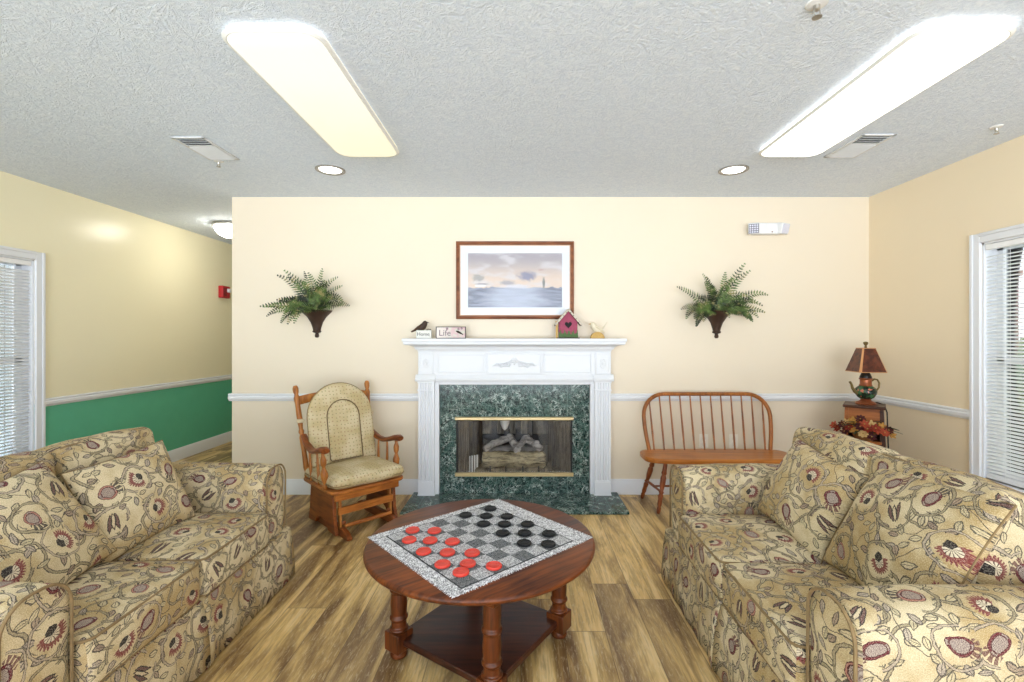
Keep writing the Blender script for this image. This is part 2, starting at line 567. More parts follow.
# ------------------------------------------------------------------ geometry collector
class G:
    def __init__(s):
        s.v, s.f, s.mi = [], [], []

    def add(s, vs, fs, m=0, mat=None):
        o = len(s.v)
        for p in vs:
            p = Vector(p)
            s.v.append(mat @ p if mat else p)
        for f in fs:
            s.f.append([o + i for i in f])
            s.mi.append(m)
        return s

    def box(s, x0, x1, y0, y1, z0, z1, m=0, mat=None):
        vs = [(x, y, z) for x in (x0, x1) for y in (y0, y1) for z in (z0, z1)]
        fs = [(0, 1, 3, 2), (4, 6, 7, 5), (0, 4, 5, 1), (2, 3, 7, 6), (0, 2, 6, 4), (1, 5, 7, 3)]
        return s.add(vs, fs, m, mat)

    def lathe(s, prof, c=(0, 0, 0), seg=20, m=0, mat=None, axis=None):
        """prof = [(radius, height)], revolved round +z (or axis) from c"""
        M = Matrix.Translation(c)
        if axis is not None:
            M = M @ Vector((0, 0, 1)).rotation_difference(Vector(axis)).to_matrix().to_4x4()
        if mat:
            M = mat @ M
        vs, fs = [], []
        for r, z in prof:
            for k in range(seg):
                a = 2 * PI * k / seg
                vs.append((max(r, 1e-5) * math.cos(a), max(r, 1e-5) * math.sin(a), z))
        for i in range(len(prof) - 1):
            for k in range(seg):
                k2 = (k + 1) % seg
                fs.append((i * seg + k, i * seg + k2, (i + 1) * seg + k2, (i + 1) * seg + k))
        fs.append(list(range(seg))[::-1])
        n = (len(prof) - 1) * seg
        fs.append([n + k for k in range(seg)])
        return s.add(vs, fs, m, M)

    def turned(s, p0, p1, prof, seg=14, m=0):
        """prof = [(radius, t)] with t from 0 to 1 along p0 -> p1"""
        p0, p1 = Vector(p0), Vector(p1)
        L = (p1 - p0).length
        return s.lathe([(r, t * L) for r, t in prof], p0, seg, m, None, (p1 - p0).normalized())

    def tube(s, pts, rad, seg=8, closed=False, m=0, flat=None):
        pts = [Vector(p) for p in pts]
        n = len(pts)
        vs, fs = [], []
        nrm = None
        for i, p in enumerate(pts):
            a = pts[(i - 1) % n] if (closed or i > 0) else p
            b = pts[(i + 1) % n] if (closed or i < n - 1) else p
            t = (b - a).normalized()
            if nrm is None:
                nrm = t.orthogonal().normalized() if flat is None else (Vector(flat) - t * t.dot(Vector(flat))).normalized()
            else:
                nrm = (nrm - t * nrm.dot(t)).normalized()
            bn = t.cross(nrm)
            r = rad[i] if isinstance(rad, list) else rad
            ra, rb = r if isinstance(r, (list, tuple)) else (r, r)
            for k in range(seg):
                w = 2 * PI * k / seg
                vs.append(p + nrm * math.cos(w) * ra + bn * math.sin(w) * rb)
        last = n if closed else n - 1
        for i in range(last):
            j = (i + 1) % n
            for k in range(seg):
                k2 = (k + 1) % seg
                fs.append((i * seg + k, i * seg + k2, j * seg + k2, j * seg + k))
        if not closed:
            fs.append(list(range(seg))[::-1])
            fs.append([(n - 1) * seg + k for k in range(seg)])
        return s.add(vs, fs, m)

    def prism(s, poly, lo, hi, plane='xz', m=0, mat=None):
        def P(a, b, c):
            return {'xz': (a, c, b), 'yz': (c, a, b), 'xy': (a, b, c)}[plane]
        n = len(poly)
        vs = [P(a, b, lo) for a, b in poly] + [P(a, b, hi) for a, b in poly]
        fs = [list(range(n)), list(range(n, 2 * n))[::-1]]
        fs += [(i, i + n, (i + 1) % n + n, (i + 1) % n) for i in range(n)]
        return s.add(vs, fs, m, mat)

    def soft(s, sx, sy, sz, r, crown=(0, 0, 0), c=(0, 0, 0), rot=None, wob=0.0, m=0, k=3, n=8, seed=0.0):
        """rounded, slightly stuffed box of full size sx, sy, sz"""
        hs = (sx / 2, sy / 2, sz / 2)
        rr = r if isinstance(r, (list, tuple)) else (r, r, r)
        ax = []
        for h, q in zip(hs, rr):
            q = min(q, h * 0.98)
            a = [-h + q * i / k for i in range(k)]
            nn = max(2, n)
            mid = [-h + q + (2 * h - 2 * q) * i / nn for i in range(nn + 1)]
            ax.append(a + mid + [-t for t in a[::-1]])
        idx, vs, fs = {}, [], []

        def put(p):
            key = tuple(round(t, 6) for t in p)
            if key in idx:
                return idx[key]
            inn = [max(-h + q, min(h - q, t)) for t, h, q in zip(p, hs, rr)]
            d = [(t - i) / q for t, i, q in zip(p, inn, rr)]
            L = math.sqrt(sum(t * t for t in d)) or 1
            o = [i + q * t / L for i, q, t in zip(inn, rr, d)]
            u = [t / h for t, h in zip(o, hs)]
            b = [1 - min(1, abs(t)) ** 2.5 for t in u]
            o[0] += crown[0] * u[0] * b[1] * b[2]
            o[1] += crown[1] * u[1] * b[0] * b[2]
            o[2] += crown[2] * u[2] * b[0] * b[1]
            q = Vector(o)
            if wob:
                q += noise.noise_vector(q * 7 + Vector((seed, seed * 2, 0))) * wob
            idx[key] = len(vs)
            vs.append(q)
            return idx[key]
        for a in range(3):
            b, cc = (a + 1) % 3, (a + 2) % 3
            for sgn in (-1, 1):
                for i in range(len(ax[b]) - 1):
                    for j in range(len(ax[cc]) - 1):
                        quad = []
                        for di, dj in ((0, 0), (1, 0), (1, 1), (0, 1)):
                            p = [0, 0, 0]
                            p[a] = sgn * hs[a]
                            p[b] = ax[b][i + di]
                            p[cc] = ax[cc][j + dj]
                            quad.append(put(p))
                        fs.append(quad if sgn > 0 else quad[::-1])
        M = Matrix.Translation(c)
        if rot:
            M = M @ Euler(rot).to_matrix().to_4x4()
        return s.add(vs, fs, m, M)


def obj(name, g, mats, parent=None, bevel=0.0, angle=40, uv=False, origin=None, uvoff=None, seg=2):
    me = bpy.data.meshes.new(name)
    o0 = Vector(origin) if origin else Vector((0, 0, 0))
    me.from_pydata([tuple(p - o0) for p in g.v], [], g.f)
    for m in (mats if isinstance(mats, (list, tuple)) else [mats]):
        me.materials.append(m)
    for p, mi in zip(me.polygons, g.mi):
        p.material_index = mi
    me.validate()
    me.polygons.foreach_set('use_smooth', [True] * len(me.polygons))
    me.update()
    me.set_sharp_from_angle(angle=R(angle))
    if uv:
        L = me.uv_layers.new(name='UVMap')
        off = uvoff or (random.random() * 3, random.random() * 3)
        for p in me.polygons:
            n = p.normal
            a = max(range(3), key=lambda i: abs(n[i]))
            for li in p.loop_indices:
                v = me.vertices[me.loops[li].vertex_index].co
                t = (v.y, v.z) if a == 0 else (v.x, v.z) if a == 1 else (v.y, v.x)
                t = (t[0], t[1] + (0.31 if a == 1 else 0.17 if a == 2 else 0))
                L.data[li].uv = (t[0] + off[0], t[1] + off[1])
    o = bpy.data.objects.new(name, me)
    C.objects.link(o)
    o.location = o0
    if parent:
        o.parent = parent
    if bevel:
        b = o.modifiers.new('soft_edge', 'BEVEL')
        b.width = bevel
        b.segments = seg
        b.limit_method = 'ANGLE'
        b.angle_limit = R(35)
    return o


def tag(o, label, cat, group=None):
    o['label'], o['category'] = label, cat
    if group:
        o['group'] = group
    return o


def thing(name, label, cat, loc=(0, 0, 0), rz=0.0, group=None):
    o = bpy.data.objects.new(name, None)
    o.empty_display_size = 0.1
    C.objects.link(o)
    o.location, o.rotation_euler = loc, (0, 0, rz)
    return tag(o, label, cat, group)


def struct(name, g, mats, parent=None, **k):
    o = obj(name, g, mats, parent, **k)
    if not parent:
        o['kind'] = 'structure'
    return o


def rrect(hx, hy, r, n=5):
    out = []
    for cx, cy, a0 in ((hx - r, hy - r, 0), (-hx + r, hy - r, 90), (-hx + r, -hy + r, 180), (hx - r, -hy + r, 270)):
        for i in range(n + 1):
            a = R(a0 + 90 * i / n)
            out.append((cx + r * math.cos(a), cy + r * math.sin(a)))
    return out


# ------------------------------------------------------------------ the room
H = 2.44
XL, XR, YB = -3.60, 2.86, 3.862
XH = -2.375                # left end of the fireplace wall, start of the hallway
YR, YE = -2.7, 7.4

struct('floor', G().box(XL - .15, XR + .15, YR - .1, YE + .1, -0.1, 0), FLOOR)
struct('ceiling', G().box(XL - .15, XR + .15, YR - .1, YE + .1, H, H + 0.1), CEIL)
# fireplace wall with the hole of the firebox
FX0, FX1, FZ0, FZ1 = -0.56, 0.45, 0.02, 0.70
g = G()
g.box(XH, FX0, YB, YB + .14, 0, H).box(FX1, XR, YB, YB + .14, 0, H).box(FX0, FX1, YB, YB + .14, FZ1, H)
g.box(FX0, FX1, YB, YB + .14, 0, FZ0)
struct('wall_back', g, WALL_B)
struct('wall_hall', G().box(XH, XH + .14, YB + .14, YE, 0, H), WALL_B)
struct('wall_end', G().box(XL, XH + .14, YE, YE + .1, 0, H), WALL_L)


def side_wall(name, x0, x1, oy0, oy1, oz0, oz1, y0, y1, mat):
    g = G()
    g.box(x0, x1, y0, oy0, 0, H).box(x0, x1, oy1, y1, 0, H)
    g.box(x0, x1, oy0, oy1, 0, oz0).box(x0, x1, oy0, oy1, oz1, H)
    struct(name, g, mat)


LW = (2.25, 3.475, 0.38, 1.86)        # left opening: y0 y1 z0 z1
RW = (1.65, 2.914, 0.42, 1.872)
side_wall('wall_left', XL - .14, XL, *LW, YR, YE, WALL_L)
side_wall('wall_right', XR, XR + .14, *RW, YR, YB + .14, WALL_R)
# rear wall behind the camera, with a wide window added to let daylight in
g = G()
WX0, WX1, WZ0, WZ1 = -3.5, 2.76, 0.06, 2.40
g.box(XL, WX0, YR - .1, YR, 0, H).box(WX1, XR, YR - .1, YR, 0, H)
g.box(WX0, WX1, YR - .1, YR, 0, WZ0).box(WX0, WX1, YR - .1, YR, WZ1, H)
struct('wall_rear', g, WALL_B)
g = G()
for i in range(5):
    x = WX0 + (WX1 - WX0) * i / 4
    g.box(max(WX0, x - .03), min(WX1, x + .03), YR - .09, YR - .02, WZ0, WZ1)
g.box(WX0, WX1, YR - .09, YR - .02, WZ0, WZ0 + .05).box(WX0, WX1, YR - .09, YR - .02, WZ1 - .05, WZ1)
struct('added_light_window', g, TRIM)


# mouldings: a profile swept straight, profile = [(out from wall, z)]
RAIL = [(0, .765), (.010, .765), (.014, .775), (.022, .782), (.024, .800), (.018, .808), (.022, .818), (.016, .826), (0, .826)]
BASE = [(0, 0), (.016, 0), (.016, .098), (.011, .108), (.008, .122), (0, .124)]


def run(g, prof, wall, a, b):
    if wall == 'back':
        g.prism([(YB - o, z) for o, z in prof], a, b, 'yz')
    elif wall == 'left':
        g.prism([(XL + o, z) for o, z in prof], a, b, 'xz')
    elif wall == 'right':
        g.prism([(XR - o, z) for o, z in prof], a, b, 'xz')
    return g


PX0, PX1 = -0.824, 0.722
g = G()
run(g, RAIL, 'back', XH - 0.02, PX0)
struct('trim_1', g, TRIM)
struct('trim_2', run(G(), RAIL, 'back', PX1, XR), TRIM)
struct('trim_3', run(G(), RAIL, 'right', RW[1] + .06, YB), TRIM)
struct('trim_4', run(G(), RAIL, 'left', LW[1] + .06, YE), TRIM)
g = G().box(XH - .022, XH, YB - .001, YE, .765, .826)
struct('trim_5', g, TRIM, bevel=.006)
g = run(run(G(), BASE, 'back', XH - .014, PX0), BASE, 'back', PX1, XR)
struct('baseboard_back', g, TRIM)
struct('baseboard_right', run(G(), BASE, 'right', YR, YB), TRIM)
struct('baseboard_left', run(G(), BASE, 'left', YR, YE), TRIM)
struct('baseboard_hall', G().box(XH - .016, XH, YB, YE, 0, .122), TRIM, bevel=.004)


def window(name, x, sgn, op, mid_y, label, tilt, pitch):
    """x = wall face, sgn = +1 when the room lies at +x of it; frame, casing, sashes, glass"""
    y0, y1, z0, z1 = op
    cw = .060
    def bx(g, a, b, *r):
        lo, hi = sorted((x + sgn * a, x + sgn * b))
        return g.box(lo, hi, *r)
    g = G()
    for a, b, c, d in ((y0 - cw, y0, z0 - .02, z1 + cw), (y1, y1 + cw, z0 - .02, z1 + cw), (y0, y1, z1, z1 + cw)):
        bx(g, 0, .018, a, b, c, d)
        bx(g, .018, .026, (a if a < y0 else b - .02) if (b - a) < .2 else a, (a + .02 if a < y0 else b) if (b - a) < .2 else b,
           (z1 + cw - .02) if (b - a) > .2 else c, d)
    win = struct(name, g, TRIM, bevel=.003)
    f = G()
    bx(f, -.13, 0, y0, y0 + .012, z0, z1)
    bx(f, -.13, 0, y1 - .012, y1, z0, z1)
    bx(f, -.13, 0, y0, y1, z1 - .012, z1)
    obj('jamb', f, TRIM, win)
    s = G()
    bx(s, -.12, .045, y0 - cw - .02, y1 + cw + .02, z0 - .03, z0)
    bx(s, 0, .016, y0 - cw, y1 + cw, z0 - .10, z0 - .03)
    obj('sill', s, TRIM, win, bevel=.006)
    h = G()
    for a, b, c, d in ((y0 + .012, y0 + .05, z0, z1), (y1 - .05, y1 - .012, z0, z1), (y0, y1, z0, z0 + .05), (y0, y1, z1 - .05, z1),
                       (y0, y1, (z0 + z1) / 2 - .02, (z0 + z1) / 2 + .02), (mid_y - .012, mid_y + .012, z0, z1)):
        bx(h, -.11, -.08, a, b, c, d)
    obj('sash', h, TRIM, win)
    p = G()
    bx(p, -.097, -.093, y0 + .02, y1 - .02, z0 + .02, z1 - .02)
    obj('pane', p, GLASS, win)
    # blind
    b = thing('window_blind', label, 'blind', (x - sgn * .016, (y0 + y1) / 2, z0))
    hw = (y1 - y0) / 2 - .018
    hh = z1 - z0 - .014
    obj('headrail', G().box(-.016, .016, -hw, hw, hh - .034, hh), BLIND, b, bevel=.003)
    sl = G()
    n = int((hh - .07) / pitch)
    for i in range(n):
        z = .03 + i * pitch
        pts = []
        for u, c in ((-.0125, 0), (-.006, .0018), (.006, .0018), (.0125, 0)):
            ca, sa = math.cos(tilt), math.sin(tilt)
            pts.append((sgn * (u * ca - c * sa), z + u * sa + c * ca))
        poly = pts + [(a, zz - .0009) for a, zz in pts[::-1]]
        if sgn < 0:
            poly = poly[::-1]
        sl.prism(poly, -hw, hw, 'xz')
    obj('slats', sl, BLIND, b, angle=60)
    for yy in (-hw + .12, 0.0, hw - .12):
        t = G()
        for dx in (-.0135, .0135):
            t.tube([(dx, yy, .01), (dx, yy, hh - .03)], .0011, 5)
        obj('ladder_cord', t, BLIND, b)
    obj('bottom_rail', G().box(-.011, .011, -hw, hw, .004, .022), BLIND, b, bevel=.004)
    w = G()
    w.tube([(sgn * .026, hw - .26, hh - .02), (sgn * .03, hw - .26, hh - .42)], .004, 8)
    obj('tilt_wand', w, BLIND, b)
    return win


window('window_1', XL, 1, LW, 2.85, 'white mini blind with nearly closed slats on the green and cream wall', R(38), .0230)
window('window_2', XR, -1, RW, 2.70, 'white mini blind with open slats beside the lamp corner, greenery showing through', R(-24), .0215)

# outside the windows
g = G()
for k in range(44):
    g.box(-.02, .02, -3.5 + k * .16, -3.352 + k * .16, 0, 2.7)
g.box(-.05, -.02, -3.5, 3.5, .5, .6).box(-.05, -.02, -3.5, 3.5, 2.0, 2.1)
bf = obj('sky_block_screen', g, plain('grey_screen_board', rgb(122, 128, 134), .8, 0, .2, .2, 5))  # added screen that keeps bright sky out of the left blind's gaps
bf.location = (-5.0, 2.6, -.15)
tag(bf, 'tall grey boards added outside, blocking sky behind the left blind', 'sky screen')
tag(obj('lawn', G().box(3.4, 14, -6, 12, -.25, -.15), plain('grass', rgb(96, 122, 66), 0.9, 0, .2, .3, 6)), 'mown green lawn outside the right hand window', 'lawn')
bpy.data.objects['lawn']['kind'] = 'stuff'
g = G().box(-.14, .14, -.14, .14, 0, 2.6)
g.box(-.18, .18, -.18, .18, 2.6, 2.7)
bp = obj('brick_pier', g, brick_mat())
bp.location = (9.30, 9.05, -.15)
tag(bp, 'red brick pier outside, seen between the open blind slats', 'pier')
hm = plain('hedge_leaf', rgb(74, 104, 62), 0.8, 0, .2, .5, 9)
g = G().soft(1.0, 3.4, 1.9, .4, (.1, .1, .1), (0, 0, .95), None, .35, 0, 3, 14)
hd = obj('hedge', g, hm)
hd.location = (9.5, 6.8, -.148)
tag(hd, 'loose green hedge outside, right of the brick pier', 'hedge')


# ------------------------------------------------------------------ sofas
def welt(name, g, parent):
    return obj(name, g, WELT, parent)


def rewrap(o, mode, ztop, hw=0.0, yc=0.0, off=(0, 0)):
    """continuous cloth over a rolled edge: 'seat' runs over the front, 'arm' over the top"""
    L = o.data.uv_layers[0]
    for p in o.data.polygons:
        n = p.normal
        for li in p.loop_indices:
            v = o.data.vertices[o.data.loops[li].vertex_index].co
            if mode == 'seat' and abs(n.y) < .75:
                t = (v.y, (v.x - .4) + (ztop - v.z) * 1.0)
            elif mode == 'back' and abs(n.y) < .75:
                t = (v.y, (v.z - .6) - v.x)
            elif mode == 'arm' and abs(n.x) < .75:
                d = v.y - yc
                t = (v.x, d + math.copysign(max(0, ztop - v.z), d) * min(1, abs(d) / (hw * .6)))
            else:
                t = (v.x + v.y, v.z)
            L.data[li].uv = (t[0] + off[0], t[1] + off[1])


def sofa(label, loc, rz, seed):
    random.seed(seed)
    t = thing('loveseat', label, 'sofa', loc, rz)
    L = 1.41
    hl = L / 2
    aw = .21
    obj('base', G().soft(.84, L - .02, .23, .02, (0, 0, 0), (-.02, 0, .15)), FAB, t, uv=True)
    for sx in (-.38, .36):
        for sy in (-1, 1):
            obj('foot', G().lathe([(.018, 0), (.026, .04)], (sx, sy * (hl - .07), 0), 12), WOOD_TABLE_LEG, t)
    # front skirt in two slipcover panels with a pleat between
    for sgn in (-1, 1):
        n = 16
        vs, fs = [], []
        for i in range(n + 1):
            y = sgn * (hl * i / n + .002)
            pl = .012 * math.exp(-(i / 1.1) ** 2)
            for z, x in ((.012, .452), (.09, .448), (.18, .440), (.262, .428), (.272, .40)):
                vs.append((x + pl * (1 if z < .25 else .2) + .003 * math.sin(y * 40 + seed) * (1 if z < .1 else .4), y, z))
        for i in range(n):
            for j in range(4):
                q = (i * 5 + j, (i + 1) * 5 + j, (i + 1) * 5 + j + 1, i * 5 + j + 1)
                fs.append(q if sgn > 0 else q[::-1])
        gg = G().add(vs, fs)
        sk = obj('skirt_panel', gg, FAB, t, uv=True)
        sm = sk.modifiers.new('thickness', 'SOLIDIFY')
        sm.thickness = .03
        sm.offset = -1
    # arms
    for sgn in (-1, 1):
        yc = sgn * (hl - aw / 2)
        a = obj('arm', G().soft(.86, aw, .575, (.03, .085, .085), (.0, .006, .012), (-.02, yc, .335), None, .006, 0, 5, 8, seed), FAB, t, uv=True)
        rewrap(a, 'arm', .625, aw / 2, yc, (seed * .7 + sgn, seed * .3))
        w = G()
        pts = []
        for py, pz in rrect(aw / 2 - .012, .30, .078, 6):
            if pz > -.05:
                pts.append((.405, yc + py, .325 + pz))
        pts.sort(key=lambda p: math.atan2(p[1] - yc, p[2] - .45))
        w.tube([(.405, pts[0][1], .28)] + pts + [(.405, pts[-1][1], .28)], .0045, 6)
        obj('welt', w, WELT, a)
    obj('back_frame', G().soft(.15, L - .01, .72, (.06, .06, .06), (.01, 0, .0), (-.375, 0, .41), (0, R(-4), 0), .005, 0, 4, 8), FAB, t, uv=True)
    cw = (L - 2 * aw) / 2
    for sgn in (-1, 1):
        yc = sgn * cw / 2
        c = obj('seat_cushion', G().soft(.68, cw - .004, .165, (.03, .03, .03), (.008, 0, .035), (.095, yc, .338), (0, R(-1.5), 0), .006, 0, 4, 12, seed + sgn), FAB, t, uv=True)
        rewrap(c, 'seat', .44, 0, 0, (seed * 1.3, seed * .9 + sgn))
        for zz in (-.071, .071):
            w = G()
            pts = [(.095 + x * 1.0, yc + y, .338 + zz + x * .026) for x, y in rrect(.336, cw / 2 - .006, .03, 4)]
            w.tube(pts, .0045, 6, True)
            obj('welt', w, WELT, c)
        ang = -11
        bc = obj('back_cushion', G().soft(.17, cw - .002, .45, (.04, .04, .04), (.03, 0, .012), (-.178, yc, .622), (0, R(ang), 0), .010, 0, 4, 12, seed + 5 + sgn), FAB, t, uv=True)
        rewrap(bc, 'back', .8, 0, 0, (seed * 2.3, seed * 1.9 + sgn * .4))
        for xx in (-.062, .062):
            w = G()
            M = Matrix.Translation((-.178, yc, .622)) @ Euler((0, R(ang), 0)).to_matrix().to_4x4()
            pts = [M @ Vector((xx, y, z + .006)) for y, z in rrect(cw / 2 - .012, .214, .045, 5)]
            w.tube(pts, .0045, 6, True)
            obj('welt', w, WELT, bc)
    return t


sofa('floral tapestry loveseat in front of the green wall and left blind', (-1.67, 1.83, 0), 0, 3)
sofa('floral tapestry loveseat in front of the wooden bench and corner lamp', (1.20, 1.81, 0), PI, 8)


def pillow(label, bottom, top, wdir, size, seed, thick=.075):
    b, tp = Vector(bottom), Vector(top)
    up = (tp - b).normalized()
    w = Vector(wdir)
    w = (w - up * w.dot(up)).normalized()
    nr = w.cross(up)
    h = (tp - b).length
    M = Matrix((w, up, nr)).transposed().to_4x4()
    M.translation = (b + tp) / 2
    t = thing('throw_pillow', label, 'pillow', M.translation)
    t.rotation_euler = M.to_euler()
    N = 26
    vs, fs = [], []
    rim = {}
    def XY(u, v):
        x = u * size / 2 * (1 - .055 * (1 - v * v))
        y = v * h / 2 * (1 - .055 * (1 - u * u))
        return x, y
    for side in (1, -1):
        ids = {}
        for i in range(N + 1):
            for j in range(N + 1):
                u, v = math.sin((i / N * 2 - 1) * PI / 2), math.sin((j / N * 2 - 1) * PI / 2)
                edge = i in (0, N) or j in (0, N)
                if edge and (i, j) in rim:
                    ids[i, j] = rim[i, j]
                    continue
                x, y = XY(u, v)
                z = side * thick * (max(0, (1 - u * u) * (1 - v * v))) ** .42
                z *= 1 + .12 * noise.noise(Vector((x * 9, y * 9, seed)))
                z += .012 * noise.noise(Vector((x * 4, y * 4, seed + 7)))
                ids[i, j] = len(vs)
                if edge:
                    rim[i, j] = len(vs)
                vs.append((x, y, z))
        for i in range(N):
            for j in range(N):
                q = (ids[i, j], ids[i + 1, j], ids[i + 1, j + 1], ids[i, j + 1])
                fs.append(q if side > 0 else q[::-1])
    random.seed(seed)
    cov = obj('cover', G().add(vs, fs), FAB, t, angle=80)
    me = cov.data
    L = me.uv_layers.new(name='UVMap')
    ou, ov = random.random() * 3, random.random() * 3
    for lp in me.loops:
        v = me.vertices[lp.vertex_index].co
        L.data[lp.index].uv = (v.x + ou, v.y + ov)
    g = G()
    path = [(i, 0) for i in range(N)] + [(N, j) for j in range(N)] + [(i, N) for i in range(N, 0, -1)] + [(0, j) for j in range(N, 0, -1)]
    g.tube([vs[rim[k]] for k in path], .0032, 6, True)
    obj('welt', g, WELT, t)
    return t


pillow('pale floral throw pillow propped at the far arm end of the left loveseat', (-1.56, 1.99, .435), (-1.705, 1.98, .79), (.20, .97, -.10), .43, 21)
pillow('floral throw pillow at the near end of the left loveseat, cut by the photo edge', (-1.53, 1.57, .44), (-1.745, 1.50, .80), (.0, 1, 0), .47, 22)
pillow('floral throw pillow at the bench end of the right loveseat', (1.15, 2.03, .44), (1.305, 1.99, .79), (.12, -1, -.06), .42, 24)
pillow('large floral throw pillow leaning at the near end of the right loveseat', (1.14, 1.545, .44), (1.365, 1.53, .83), (-.12, -1, -.10), .50, 26, .085)

# ------------------------------------------------------------------ coffee table with the checkers game
TX, TY, TR, TZ = -0.165, 1.965, 0.470, 0.455
ct = thing('coffee_table', 'round dark cherry coffee table with turned legs in the middle of the room', 'table', (TX, TY, 0))
prof = [(0, TZ - .030), (TR - .03, TZ - .030), (TR - .012, TZ - .028), (TR - .002, TZ - .020), (TR, TZ - .012), (TR - .004, TZ - .004), (TR - .012, TZ), (0, TZ)]
obj('tabletop', G().lathe(prof, (0, 0, 0), 72), WOOD_TABLE, ct, angle=50).rotation_euler[2] = R(38)
a0 = R(11)
dx, dy = Vector((math.cos(a0), math.sin(a0), 0)), Vector((-math.sin(a0), math.cos(a0), 0))
rad = .335
corner = [dx * rad, dy * rad, -dx * rad, -dy * rad]
Rz45 = Matrix.Rotation(a0 + PI / 4, 4, 'Z')
hs = rad / math.sqrt(2)
obj('lower_shelf', G().box(-hs - .012, hs + .012, -hs - .012, hs + .012, .058, .086, 0, Rz45), WOOD_SHELF, ct, bevel=.006)
g = G()
for sgn in (-1, 1):
    g.box(-hs, hs, sgn * (hs - .012) - .01, sgn * (hs - .012) + .01, TZ - .085, TZ - .030, 0, Rz45)
    g.box(sgn * (hs - .012) - .01, sgn * (hs - .012) + .01, -hs, hs, TZ - .085, TZ - .030, 0, Rz45)
obj('apron', g, WOOD_SHELF, ct, bevel=.003)
for c in corner:
    g = G()
    M = Matrix.Translation(c) @ Rz45
    g.box(-.036, .036, -.036, .036, TZ - .085, TZ - .030, 0, M)
    pr = [(.026, .108), (.038, .112), (.038, .120), (.030, .124), (.030, .150), (.037, .158), (.037, .166), (.031, .172), (.034, .215),
          (.031, .262), (.037, .270), (.037, .278), (.031, .284), (.033, .33), (.030, .372)]
    g.lathe(pr, (c.x, c.y, 0), 24)
    g.box(-.040, .040, -.040, .040, .035, .110, 0, M)
    g.lathe([(.022, 0), (.034, .006), (.036, .018), (.028, .036)], (c.x, c.y, 0), 20)
    obj('leg', g, WOOD_TABLE_LEG, ct, bevel=.003)

al = R(41.8)
mat_c = Vector((-0.17, 1.958, 0))
ea, eb = Vector((math.cos(al), math.sin(al), 0)), Vector((math.sin(al), -math.cos(al), 0))
mt = thing('checkerboard_mat', 'grey and white knitted checkerboard mat on the coffee table', 'game mat', (mat_c.x, mat_c.y, TZ), al - PI)
# local axes of the mat: x = -ea, y = eb flipped to stay right handed
def mloc(a, b):
    return (-a, b)
MT = .004
g = G()
g.prism([mloc(-.345, -.312), mloc(.343, -.306), mloc(.347, .314), mloc(-.338, .308)], 0, MT * .6, 'xy')
obj('border', g, KNIT_EDGE, mt, bevel=.001)
PA, PB, CA, CB = .0675, .068, -.015, .007
g = G()
xa, xb = 4 * PA, 4 * PB
g.box(-CA - xa - .006, -CA + xa + .006, CB - xb - .006, CB + xb + .006, MT * .6, MT * .75)
obj('line', g, KNIT_LINE, mt)
g = G()
for i in range(8):
    for j in range(8):
        a, b = (i - 3.5) * PA + CA, (j - 3.5) * PB + CB
        x, y = mloc(a, b)
        g.box(x - PA / 2, x + PA / 2, y - PB / 2, y + PB / 2, MT * .75, MT, (i + j) % 2)
obj('squares', g, [KNIT_L, KNIT_D], mt)
g = G()
random.seed(5)
for (a1, b1), (a2, b2) in (((-.345, -.312), (.343, -.306)), ((.343, -.306), (.347, .314)), ((.347, .314), (-.338, .308)), ((-.338, .308), (-.345, -.312))):
    for k in range(70):
        t = (k + random.random() * .6) / 70
        a, b = a1 + (a2 - a1) * t, b1 + (b2 - b1) * t
        n = Vector((a, b)).normalized()
        if abs(a) > abs(b):
            n = Vector((math.copysign(1, a), random.uniform(-.4, .4)))
        else:
            n = Vector((random.uniform(-.4, .4), math.copysign(1, b)))
        p0, p1 = mloc(a - n.x * .002, b - n.y * .002), mloc(a + n.x * .006, b + n.y * .006)
        g.tube([(p0[0], p0[1], .0015), (p1[0], p1[1], .0012)], .0013, 4)
obj('fringe', g, KNIT_EDGE, mt)
mt.rotation_euler[2] = al
# mloc maps (a, b) -> (-a, b); with rotation al the x axis is ea, so mirror both axes back
for ch in mt.children:
    for v in ch.data.vertices:
        v.co.x, v.co.y = -v.co.x, -v.co.y
    ch.data.update()

red = [(-0.464, 2.011, 'left of the two rearmost red checkers'), (-0.369, 2.005, 'right of the two rearmost red checkers'),
       (-0.455, 1.914, 'leftmost in the second red row from the back'), (-0.369, 1.909, 'middle of the second red row from the back'),
       (-0.277, 1.898, 'rightmost in the second red row from the back'), (-0.375, 1.811, 'leftmost in the third red row from the back'),
       (-0.282, 1.803, 'middle of the third red row from the back'), (-0.187, 1.799, 'rightmost in the third red row from the back'),
       (-0.285, 1.709, 'fourth row from back, beside the left board line'), (-0.194, 1.714, 'touching the back of the frontmost red checker'),
       (-0.098, 1.696, 'standing apart, farthest right of the reds'), (-0.211, 1.651, 'frontmost of all, off its square')]
blk = [(-0.147, 2.262, 'rearmost of all, alone near the fireplace corner'), (-0.257, 2.182, 'leftmost in the second black row from the back'),
       (-0.16, 2.168, 'middle of the second black row from the back'), (-0.064, 2.164, 'rightmost in the second black row from the back'),
       (-0.165, 2.078, 'leftmost in the middle black row'), (-0.073, 2.075, 'centre of the middle black row'),
       (0.028, 2.075, 'rightmost in the middle black row'), (-0.077, 1.981, 'leftmost in the second black row from the front'),
       (0.015, 1.981, 'middle of the second black row from front'), (0.117, 1.975, 'rightmost in the second black row from the front'),
       (0.013, 1.884, 'left of the two frontmost black checkers'), (0.109, 1.876, 'right of the two frontmost black checkers')]


